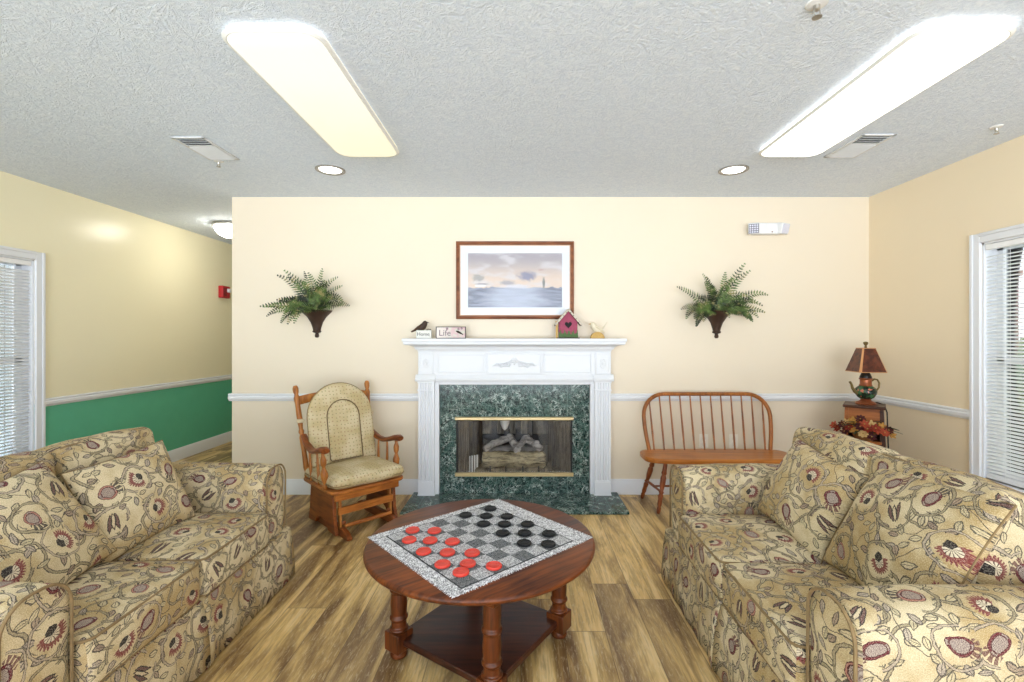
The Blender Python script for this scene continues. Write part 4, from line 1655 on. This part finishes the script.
obj('stretcher', G().turned((-.165, -.225, .075), (.165, -.225, .075), [(.010, 0), (.014, .2), (.014, .8), (.010, 1)], 10), WOOD_GLX, gl)
obj('rear_rail', G().box(-.195, .195, .165, .187, .10, .14), WOOD_GLX, gl, bevel=.004)
for k in range(5):
    x = .02 + k * .033
    obj('rear_spindle', G().turned((x, .175, .14), (x, .175, .285), [(.006, 0), (.009, .5), (.006, 1)], 8), WOOD_GLD, gl)
obj('front_apron', G().box(-.228, .228, -.222, -.198, .238, .292), WOOD_GLX, gl, bevel=.006)
seatp = rrect(.262, .262, .06, 4)
obj('seat_frame', G().prism(seatp, .290, .312, 'xy'), WOOD_GLX, gl, bevel=.006)
g = G().soft(.51, .50, .072, (.035, .035, .033), (0, .01, .030), (0, -.015, .352), (R(-2), 0, 0), .008, 0, 4, 10, 3)
sc_ = obj('seat_cushion', g, DOT, gl, uv=True)
w = G()
w.tube([(x, y - .015, .345) for x, y in rrect(.256, .251, .045, 5)], .004, 6, True)
obj('welt', w, plain('cushion_cord', rgb(136, 112, 72), .8), sc_)
tp = [(.016, 0), (.019, .04), (.013, .08), (.019, .12), (.016, .30), (.019, .44), (.013, .47), (.020, .50), (.013, .53), (.019, .62), (.017, .80), (.021, .86), (.013, .90), (.019, .93), (.020, .965), (.013, .995), (.002, 1)]
for s in (-1, 1):
    obj('back_post', G().turned((s * .236, .205, .30), (s * .272, .345, .945), tp, 14), WOOD_GL, gl)
    obj('post_tie', G().soft(.05, .03, .028, .01, (0, 0, 0), (s * .262, .27, .70)), plain('cushion_tie', rgb(214, 196, 162), .85), gl)
crest = []
for i in range(13):
    u = -1 + 2 * i / 12
    crest.append((u * .262, .325 - .02 * (1 - u * u), .835 + .03 * (1 - u * u)))
obj('crest_rail', G().tube(crest, (.012, .032), 10, False, 0, (0, 1, 0)), WOOD_GL, gl)
for k in range(5):
    x = -.14 + k * .07
    obj('back_spindle', G().turned((x, .212, .30), (x * 1.1, .325, .86), [(.007, 0), (.010, .4), (.007, 1)], 8), WOOD_GL, gl)


def arched(hw_, hh_, thick, mat_, n=40, k=9):
    """cushion with an arched head: outline rings shrinking to the centre, both faces"""
    out = []
    rt = hw_
    for i in range(n):
        t = i / n
        # perimeter: up the right side, round the head, down the left side, along the foot
        per = 2 * (2 * hh_ - rt) + PI * rt + 2 * hw_
        d = t * per
        a1 = 2 * hh_ - rt
        if d < a1:
            p = (hw_, -hh_ + d)
        elif d < a1 + PI * rt:
            a = (d - a1) / rt
            p = (rt * math.cos(a), hh_ - rt + rt * math.sin(a))
        elif d < 2 * a1 + PI * rt:
            p = (-hw_, hh_ - rt - (d - a1 - PI * rt))
        else:
            p = (-hw_ + (d - 2 * a1 - PI * rt), -hh_)
        out.append(p)
    vs, fs = [], []
    cen = (0, -.02)
    for side in (1, -1):
        base = len(vs)
        for j in range(k + 1):
            sfac = math.cos(j / k * PI / 2)
            prof = math.sin(j / k * PI / 2) ** .6
            for x, y in out:
                X_, Y_ = cen[0] + (x - cen[0]) * sfac, cen[1] + (y - cen[1]) * sfac
                vs.append((X_, -side * thick * prof, Y_))
        for j in range(k):
            for i in range(n):
                i2 = (i + 1) % n
                q = (base + j * n + i, base + j * n + i2, base + (j + 1) * n + i2, base + (j + 1) * n + i)
                fs.append(q if side > 0 else q[::-1])
    g = G().add(vs, fs, 0, mat_)
    return g, [mat_ @ Vector((x, 0, y)) for x, y in out]


lean = R(-12)
MB_ = Matrix.Translation((0, .195, .672)) @ Matrix.Rotation(lean, 4, 'X')
g, ol = arched(.240, .285, .044, MB_, 56)
bc = obj('back_cushion', g, DOT, gl, uv=True, angle=80)
w = G()
w.tube(ol, .004, 6, True)
obj('welt', w, bpy.data.materials['cushion_cord'], bc)
MC = Matrix.Translation((0, .195, .672)) @ Matrix.Rotation(lean, 4, 'X') @ Matrix.Translation((0, -.030, -.055))
g, ol = arched(.120, .212, .028, MC, 48)
obj('centre_panel', g, DOT, bc, uv=True, angle=80)
MC2 = MC @ Matrix.Translation((0, -.012, 0))
w = G()
w.tube([MC2 @ (MC.inverted() @ p) for p in ol], .0035, 6, True)
obj('seam', w, plain('dark_seam', rgb(112, 92, 60), .85), bc)
for s in (-1, 1):
    P = [(.242, .262, .595), (.248, .20, .560), (.254, .12, .530), (.258, .04, .525), (.262, -.04, .542), (.265, -.10, .560), (.267, -.145, .566), (.268, -.170, .561)]
    obj('armrest', G().tube([(s * a, b, c) for a, b, c in P], [(.022, .018), (.024, .018), (.027, .017), (.030, .017), (.033, .018), (.036, .020), (.036, .022), (.028, .018)], 12, False, 0, (1, 0, 0)), WOOD_GLD, gl)
    obj('arm_post', G().turned((s * .255, -.135, .31), (s * .265, -.12, .550), [(.012, 0), (.020, .08), (.010, .14), (.022, .30), (.024, .42), (.014, .54), (.010, .58), (.018, .66), (.020, .78), (.010, .90), (.014, 1)], 14), WOOD_GL, gl)
    for yy in (-.03, .10):
        obj('arm_spindle', G().turned((s * .248, yy + .01, .31), (s * .256, yy + .025, .525), [(.007, 0), (.010, .4), (.007, 1)], 8), WOOD_GL, gl)

# ------------------------------------------------------------------ spindle bench
bn = thing('spindle_bench', 'honey wood spindle back bench along the cream wall', 'bench', (1.48, 3.56, 0))
ST = .405
sp = []
for i in range(40):
    t = i / 40 * 2 * PI
    c, s = math.cos(t), math.sin(t)
    sp.append((.565 * math.copysign(abs(c) ** .34, c), .17 * math.copysign(abs(s) ** .5, s)))
obj('seat', G().prism(sp, ST - .036, ST, 'xy'), WOOD_BENCH, bn, bevel=.009, seg=3)
bow = []
def bowpt(x, z):
    return (x, .125 + (z - ST) * .22, z)
ht = .832
bow.append(bowpt(-.475, ST - .02))
for i in range(8):
    z = ST + (ht - .17 - ST) * i / 7
    bow.append(bowpt(-.475 - .028 * math.sin(i / 7 * PI * .5), z))
for i in range(1, 9):
    a = PI - i / 8 * PI / 2
    bow.append(bowpt(-.503 + .17 + .17 * math.cos(a), ht - .17 + .17 * math.sin(a)))
mir = [(-x, y, z) for x, y, z in bow[::-1]]
obj('back_bow', G().tube(bow + mir, .0155, 12), WOOD_BOW, bn)
for i in range(12):
    u = -1 + 2 * i / 11
    xb, xt = u * .435, u * .452
    ex = max(0, abs(xt) - .333)
    zt = ht - .17 + math.sqrt(max(0, .17 ** 2 - ex ** 2)) - .005
    obj('back_spindle', G().turned(bowpt(xb, ST - .01), bowpt(xt, zt), [(.0065, 0), (.0085, .35), (.0055, 1)], 8), WOOD_BOW, bn)
lp = [(.010, 0), (.013, .03), (.016, .10), (.012, .13), (.017, .17), (.015, .26), (.019, .34), (.013, .37), (.020, .40), (.013, .43), (.020, .55), (.021, .68), (.014, .73), (.020, .76), (.016, .82), (.014, 1)]
for (tx, ty), (bx_, by_) in (((-.41, -.09), (-.478, -.125)), ((-.44, .09), (-.512, .205)), ((.41, -.09), (.478, -.125)), ((.44, .09), (.512, .205))):
    obj('leg', G().turned((bx_, by_, 0), (tx, ty, ST - .03), lp, 14), WOOD_BLEG, bn)
for s in (-1, 1):
    obj('stretcher', G().turned((s * .455, -.112, .155), (s * .484, .16, .155), [(.007, 0), (.011, .5), (.007, 1)], 10), WOOD_BLEG, bn)
obj('long_stretcher', G().turned((-.470, .02, .155), (.470, .02, .155), [(.007, 0), (.012, .5), (.007, 1)], 10), WOOD_BLEG, bn)

# ------------------------------------------------------------------ corner table, lamp, flowers
TC = (2.535, 3.47)
rzT = R(-38)
et = thing('corner_table', 'small tapered wooden telephone table in the right corner', 'table', (TC[0], TC[1], 0), rzT)
TT = .795
def taper(g, x0, x1, y0, y1, z0, z1, k, m=0):
    """box whose foot is k wider on each side"""
    vs = [(x0 - k * (x0 < 0), y0 - k, z0), (x1 + k * (x1 > 0), y0 - k, z0), (x1 + k * (x1 > 0), y1 + k * 0, z0), (x0 - k * (x0 < 0), y1, z0), (x0, y0, z1), (x1, y0, z1), (x1, y1, z1), (x0, y1, z1)]
    g.add(vs, [(3, 2, 1, 0), (4, 5, 6, 7), (0, 1, 5, 4), (1, 2, 6, 5), (2, 3, 7, 6), (3, 0, 4, 7)], m)
    return g
obj('tabletop', G().box(-.126, .126, -.118, .118, TT - .020, TT), WOOD_ST_D, et, bevel=.006)
for s in (-1, 1):
    lo, hi = sorted((s * .113, s * .092))
    g = taper(G(), lo, hi, -.100, .100, 0, TT - .02, .035)
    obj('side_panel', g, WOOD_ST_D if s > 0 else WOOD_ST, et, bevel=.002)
obj('front_panel', taper(G(), -.091, .091, -.096, -.082, .64, TT - .02, .006), WOOD_ST, et, bevel=.002)
obj('back_panel', G().box(-.094, .094, .082, .099, .05, TT - .02), WOOD_ST_D, et)
obj('shelf', G().box(-.103, .103, -.14, .085, .53, .55), WOOD_ST, et, bevel=.003)
obj('shelf', G().box(-.115, .115, -.12, .085, .12, .14), WOOD_ST, et, bevel=.003)

lm = thing('table_lamp', 'teapot shaped table lamp with a brown panelled shade', 'lamp', (TC[0] + .01, TC[1] - .0, TT))
teal = Mat('painted_pot', .25)
pz = teal.coord()
kk = smooth(noi(pz, 26, 3), .45, .6)
x_, y_, z_ = sep(pz)
teal.col(teal.mix(smooth(noi(vmath('ADD', pz, (2, 2, 2)), 34, 2), .58, .64), teal.mix(kk, rgb(24, 40, 30), rgb(66, 104, 70)), rgb(190, 110, 88)))
copper = plain('copper_band', rgb(150, 84, 52), .3, .5, .5, .15)
darkcap = plain('dark_bronze', rgb(40, 34, 32), .35, .3)
olive = plain('olive_bronze', rgb(122, 104, 62), .35, .5)
obj('foot', G().lathe([(.064, 0), (.066, .008), (.058, .016), (.040, .024), (.032, .034), (.036, .040)], (0, 0, 0), 28), copper, lm)
obj('body', G().lathe([(.034, .038), (.052, .052), (.066, .075), (.070, .095), (.064, .116), (.048, .130), (.040, .136)], (0, 0, 0), 28), teal.m, lm)
obj('neck', G().lathe([(.041, .134), (.043, .140), (.037, .148), (.037, .180), (.043, .186), (.044, .192), (.036, .194)], (0, 0, 0), 24), copper, lm)
obj('lid', G().lathe([(.038, .192), (.038, .202), (.030, .222), (.024, .236), (.012, .248), (.006, .262)], (0, 0, 0), 20), darkcap, lm)
obj('spout', G().tube([(-.060, 0, .080), (-.082, 0, .095), (-.098, 0, .120), (-.106, 0, .148), (-.118, 0, .166)], [.014, .012, .010, .008, .009], 12), olive, lm)
obj('handle', G().tube([(.040, 0, .168), (.062, 0, .184), (.086, 0, .180), (.100, 0, .155), (.096, 0, .122), (.078, 0, .098), (.064, 0, .090)], .0065, 10), olive, lm)
obj('stem', G().tube([(0, 0, .25), (0, 0, .425)], .005, 8), BRASS, lm)
shade_o = Mat('brown_parchment', .35)
ps = shade_o.coord()
shade_o.col(shade_o.mix(smooth(noi(ps, 30, 4), .35, .65), rgb(66, 28, 16), rgb(104, 50, 28)))
gold = plain('gold_shade_edge', rgb(206, 150, 100), .4, .3)
lining = plain('cream_lining', rgb(226, 212, 160), .7)
zb, zt = .240, .412
sh = G()
def oct_(h, c):
    return [(h, -c), (h, c), (c, h), (-c, h), (-h, c), (-h, -c), (-c, -h), (c, -h)]
Rs = Matrix.Rotation(R(-5), 4, 'Z')
lo_, hi_ = oct_(.096, .083), oct_(.046, .038)
for off, m_ in ((0, 0), (-.003, 1)):
    k_lo, k_hi = 1 + off / .09, 1 + off / .046
    vs = [(a * k_lo, b * k_lo, zb) for a, b in lo_] + [(a * k_hi, b * k_hi, zt) for a, b in hi_]
    for i in range(8):
        j = (i + 1) % 8
        q = (i, j, 8 + j, 8 + i)
        mm = m_ if m_ else (0 if i % 2 == 0 or False else 2)
        sh.add([vs[t] for t in (q if m_ == 0 else q[::-1])], [(0, 1, 2, 3)], mm, Rs)
obj('lamp_shade', sh, [shade_o.m, lining, gold], lm, angle=15)
for pts_, z in ((lo_, zb), (hi_, zt)):
    obj('shade_trim', G().tube([Rs @ Vector((a, b, z)) for a, b in pts_], .0028, 6, True), gold, lm)
g = G()
for a, b in ((0, .042), (0, -.042), (.042, 0), (-.042, 0)):
    g.tube([(0, 0, zt), Rs @ Vector((a, b, zt))], .0015, 5)
obj('shade_spider', g, gold, lm)
obj('finial', G().lathe([(.006, .414), (.010, .420), (.006, .430), (.012, .440), (.017, .450), (.014, .458), (.004, .462)], (0, 0, 0), 14), olive, lm)
obj('power_cord', G().tube([(.056, .02, .006), (.10, .02, .008), (.135, .0, -.005), (.150, -.01, -.06), (.160, -.01, -.35), (.17, .02, -.60), (.18, .10, -.78)], .0045, 8), BLACK, lm)

# autumn flowers on the table's shelf
fl = thing('flower_arrangement', 'artificial autumn flowers in rust and gold on the corner table shelf', 'flowers', (TC[0] - .065, TC[1] - .082, .55))
random.seed(31)
wick = plain('wicker', rgb(120, 82, 48), .8, 0, .2, .3, 60)
obj('basket', G().lathe([(.055, 0), (.075, .05), (.078, .06), (.07, .06), (.05, .01)], (0, 0, 0), 20), wick, fl)
cols = [plain('rust_petal', rgb(132, 44, 26), .6, 0, .3, .25, 40), plain('gold_petal', rgb(176, 128, 58), .6, 0, .3, .2, 40), plain('coral_petal', rgb(158, 66, 40), .6, 0, .3, .2, 40),
        plain('cream_petal', rgb(190, 158, 102), .6, 0, .3, .2, 40), plain('maroon_petal', rgb(72, 24, 22), .6, 0, .3, .25, 40)]
leafm = plain('olive_leaf', rgb(62, 64, 36), .6, 0, .3, .35, 40)
heart_m = plain('flower_heart', rgb(150, 120, 56), .7)
spots = [(-.215, -.02, .085, 2), (-.185, -.03, .065, 0), (-.12, -.05, .115, 3), (-.07, -.06, .135, 1), (-.065, -.09, .075, 1), (-.02, -.06, .150, 4), (.03, -.10, .090, 0),
         (.055, -.07, .120, 3), (.10, -.10, .085, 2), (.145, -.09, .075, 2), (.06, -.11, .040, 4), (.0, -.11, .055, 3), (-.13, -.08, .055, 4), (.13, -.06, .11, 1), (-.02, -.1, .10, 4), (.19, -.05, .06, 1),
         (-.15, -.05, .10, 4), (.01, -.12, .125, 2), (.085, -.1, .10, 0), (-.10, -.08, .09, 0), (.17, -.06, .09, 4)]
Mt = Matrix.Rotation(rzT, 4, 'Z')
for i, (x, y, z, ci) in enumerate(spots):
    c = Mt @ Vector((x * .8, y * .9, z))
    g = G()
    g.tube([(0, 0, .04), (c.x * .5, c.y * .5, z * .6 + .03), (c.x, c.y, z)], .0025, 6)
    st_ = obj('stem', g, leafm, fl)
    face = (Mt @ Vector((x * 1.5, -.25 - abs(y), .25))).normalized()
    M = Matrix.Translation(c) @ Vector((0, 0, 1)).rotation_difference(face).to_matrix().to_4x4()
    g = G()
    npet = random.choice((6, 7, 8))
    for ring, (rr_, tilt_) in enumerate(((.024, .35), (.017, .75))):
        for k in range(npet):
            a = 2 * PI * k / npet + ring * .4
            Mp = M @ Matrix.Rotation(a, 4, 'Z') @ Matrix.Rotation(-tilt_, 4, 'Y') @ Matrix.Translation((rr_ * .75, 0, .003)) @ Matrix.Diagonal((rr_ * .8, rr_ * .42, .0035, 1))
            g.lathe([(.05, -1), (.7, -.7), (1, 0), (.7, .7), (.05, 1)], (0, 0, 0), 8, 0, Mp)
    fo = obj('flower', g, cols[ci], fl)
    obj('flower_centre', G().lathe([(.009, 0), (.010, .005), (.004, .010)], (0, 0, .004), 10, 0, M), heart_m, fo)
for i in range(30):
    a = R(random.uniform(180, 360)) + rzT
    L = random.uniform(.08, .17)
    z1_ = random.uniform(.03, .15)
    p0 = Vector((0, 0, .05))
    p1 = Vector((math.cos(a) * L, math.sin(a) * L * .7, z1_))
    if i == 0:
        p1 = Mt @ Vector((.22, -.02, .07))
    if i == 1:
        p1 = Mt @ Vector((.20, -.06, .10))
    pts = [p0.lerp(p1, t) + Vector((0, 0, .03 * math.sin(t * PI))) for t in (0, .3, .55, .75, .9, 1)]
    obj('leaf', G().tube(pts, [(.002, .002), (.003, .002), (.016, .002), (.022, .002), (.014, .0018), (.002, .001)], 8, False, 0, (-math.sin(a), math.cos(a), .2)), leafm, fl)

# ------------------------------------------------------------------ ceiling fittings
def troffer(label, xc, y0, y1, lens_mat):
    t = thing('ceiling_light', label, 'light', (xc, (y0 + y1) / 2, H))
    L, W = y1 - y0, .385
    def ring(inset, r, z):
        return [(x, y, z) for x, y in rrect(W / 2 - inset, L / 2 - inset, r, 7)]
    def loft(rings, cap):
        n = len(rings[0])
        vs = [p for r_ in rings for p in r_]
        fs = []
        for a in range(len(rings) - 1):
            for k in range(n):
                fs.append((a * n + (k + 1) % n, a * n + k, (a + 1) * n + k, (a + 1) * n + (k + 1) % n))
        if cap:
            fs.append([(len(rings) - 1) * n + k for k in range(n)][::-1])
        return G().add(vs, fs)
    en = bpy.data.materials.get('fixture_enamel') or plain('fixture_enamel', rgb(232, 232, 228), .5, 0, .3, .02)
    obj('rim', loft([ring(.004, .085, -.018), ring(-.003, .085, -.021), ring(-.003, .085, -.024), ring(.009, .078, -.032), ring(.012, .076, -.031), ring(.012, .076, -.024)], False), en, t, angle=30)
    obj('diffuser', loft([ring(.006, .083, 0), ring(.006, .083, -.022), ring(.012, .076, -.030), ring(.026, .065, -.037), ring(.09, .04, -.042)], True), lens_mat, t, angle=60)


lw_ = Mat('warm_diffuser', 0.4)
lw_.col((0.3, 0.3, 0.28, 1))
lw_.b.inputs['Specular IOR Level'].default_value = 0.1
lw_.set('Emission Color', lw_.mix(smooth(sep(lw_.coord())[1] + noi(lw_.coord(), 3.0, 1) * 0.25, -.35, .65), (1, .985, .92, 1), (1, .93, .66, 1)))
lw_.b.inputs['Emission Strength'].default_value = LENS_L
troffer('long rounded fluorescent ceiling light above the left loveseat, lens a little yellowed', -.935, 1.715, 2.93, lw_.m)
troffer('long rounded fluorescent ceiling light above the right loveseat, brilliant white', 1.645, 1.70, 2.93, emitter('white_diffuser', (1, .98, .93, 1), LENS_R))
bulb = emitter('downlight_glow', (1, .97, .90, 1), LENS_SMALL)
ringm = plain('downlight_ring', rgb(150, 146, 140), .4, .3)
for x, lab in ((-1.31, 'round recessed ceiling light left of the picture'), (1.46, 'round recessed ceiling light near the right wall')):
    t = thing('recessed_light', lab, 'light', (x, 3.23, H))
    g = G().lathe([(.098, 0), (.098, -.006), (.090, -.010), (.078, -.006), (.074, 0)], (0, 0, 0), 32)
    obj('trim_ring', g, ringm, t)
    obj('bulb_face', G().lathe([(.074, -.001), (.070, -.005), (.04, -.009), (0, -.010)], (0, 0, 0), 28), bulb, t)
for (x, y, lab) in ((-1.915, 2.865, 'louvred white ceiling vent toward the hallway'), (2.03, 2.83, 'louvred white ceiling vent behind the right ceiling light')):
    t = thing('ceiling_vent', lab, 'vent', (x, y, H))
    vm = bpy.data.materials.get('vent_enamel') or plain('vent_enamel', rgb(214, 216, 218), .4)
    g = G()
    mx, my = .098, .172
    g.box(-mx, mx, -my, -my + .02, -.008, 0).box(-mx, mx, my - .02, my, -.008, 0).box(-mx, -mx + .02, -my, my, -.008, 0).box(mx - .02, mx, -my, my, -.008, 0)
    obj('frame', g, vm, t, bevel=.003)
    obj('duct', G().box(-.08, .08, -.154, .154, -.0018, -.0005), plain('duct_dark', rgb(70, 72, 76), .7) if 'duct_dark' not in bpy.data.materials else bpy.data.materials['duct_dark'], t)
    sl = G()
    for k in range(12):
        yy = -.14 + k * .0255
        M = Matrix.Translation((0, yy, -.006)) @ Matrix.Rotation(R(34 if k < 4 else -36), 4, 'X')
        sl.box(-.08, .08, -.011, .011, -.0008, .0008, 0, M)
    obj('louvres', sl, vm, t)
for (x, y, lab) in ((1.02, 1.62, 'chrome fire sprinkler head at the top edge between the ceiling lights'), (2.60, 2.57, 'small fire sprinkler head near the right wall'), (-1.975, 3.07, 'tiny fire sprinkler head beside the left ceiling vent')):
    t = thing('fire_sprinkler', lab, 'sprinkler', (x, y, H))
    big = 1.0 if x == 1.02 else .8
    obj('escutcheon', G().lathe([(.036 * big, 0), (.034 * big, -.004), (.018 * big, -.007), (0, -.007)], (0, 0, 0), 24), ew, t)
    g = G().lathe([(.010 * big, -.004), (.010 * big, -.022), (.006 * big, -.026)], (0, 0, 0), 14)
    for s in (-1, 1):
        g.tube([(s * .009 * big, 0, -.020), (s * .011 * big, 0, -.034), (s * .003, 0, -.046 * big)], .002, 6)
    obj('frame', g, METAL, t)
    obj('deflector', G().lathe([(.002, -.044 * big), (.016 * big, -.047 * big), (.016 * big, -.049 * big), (.002, -.050 * big)], (0, 0, 0), 16), METAL, t)

hl_ = thing('hallway_light', 'glowing dome ceiling light in the hallway with a nickel rim', 'light', (-2.96, 4.80, H))
obj('rim', G().lathe([(.165, 0), (.170, -.012), (.168, -.030), (.155, -.034)], (0, 0, 0), 36), METAL, hl_)
obj('dome', G().lathe([(.152, -.026), (.150, -.045), (.136, -.080), (.105, -.112), (.060, -.132), (.012, -.138)], (0, 0, 0), 32), emitter('dome_glow', (1, .96, .84, 1), LENS_HALL), hl_)
obj('finial', G().lathe([(.010, -.136), (.012, -.144), (.004, -.156)], (0, 0, 0), 12), METAL, hl_)
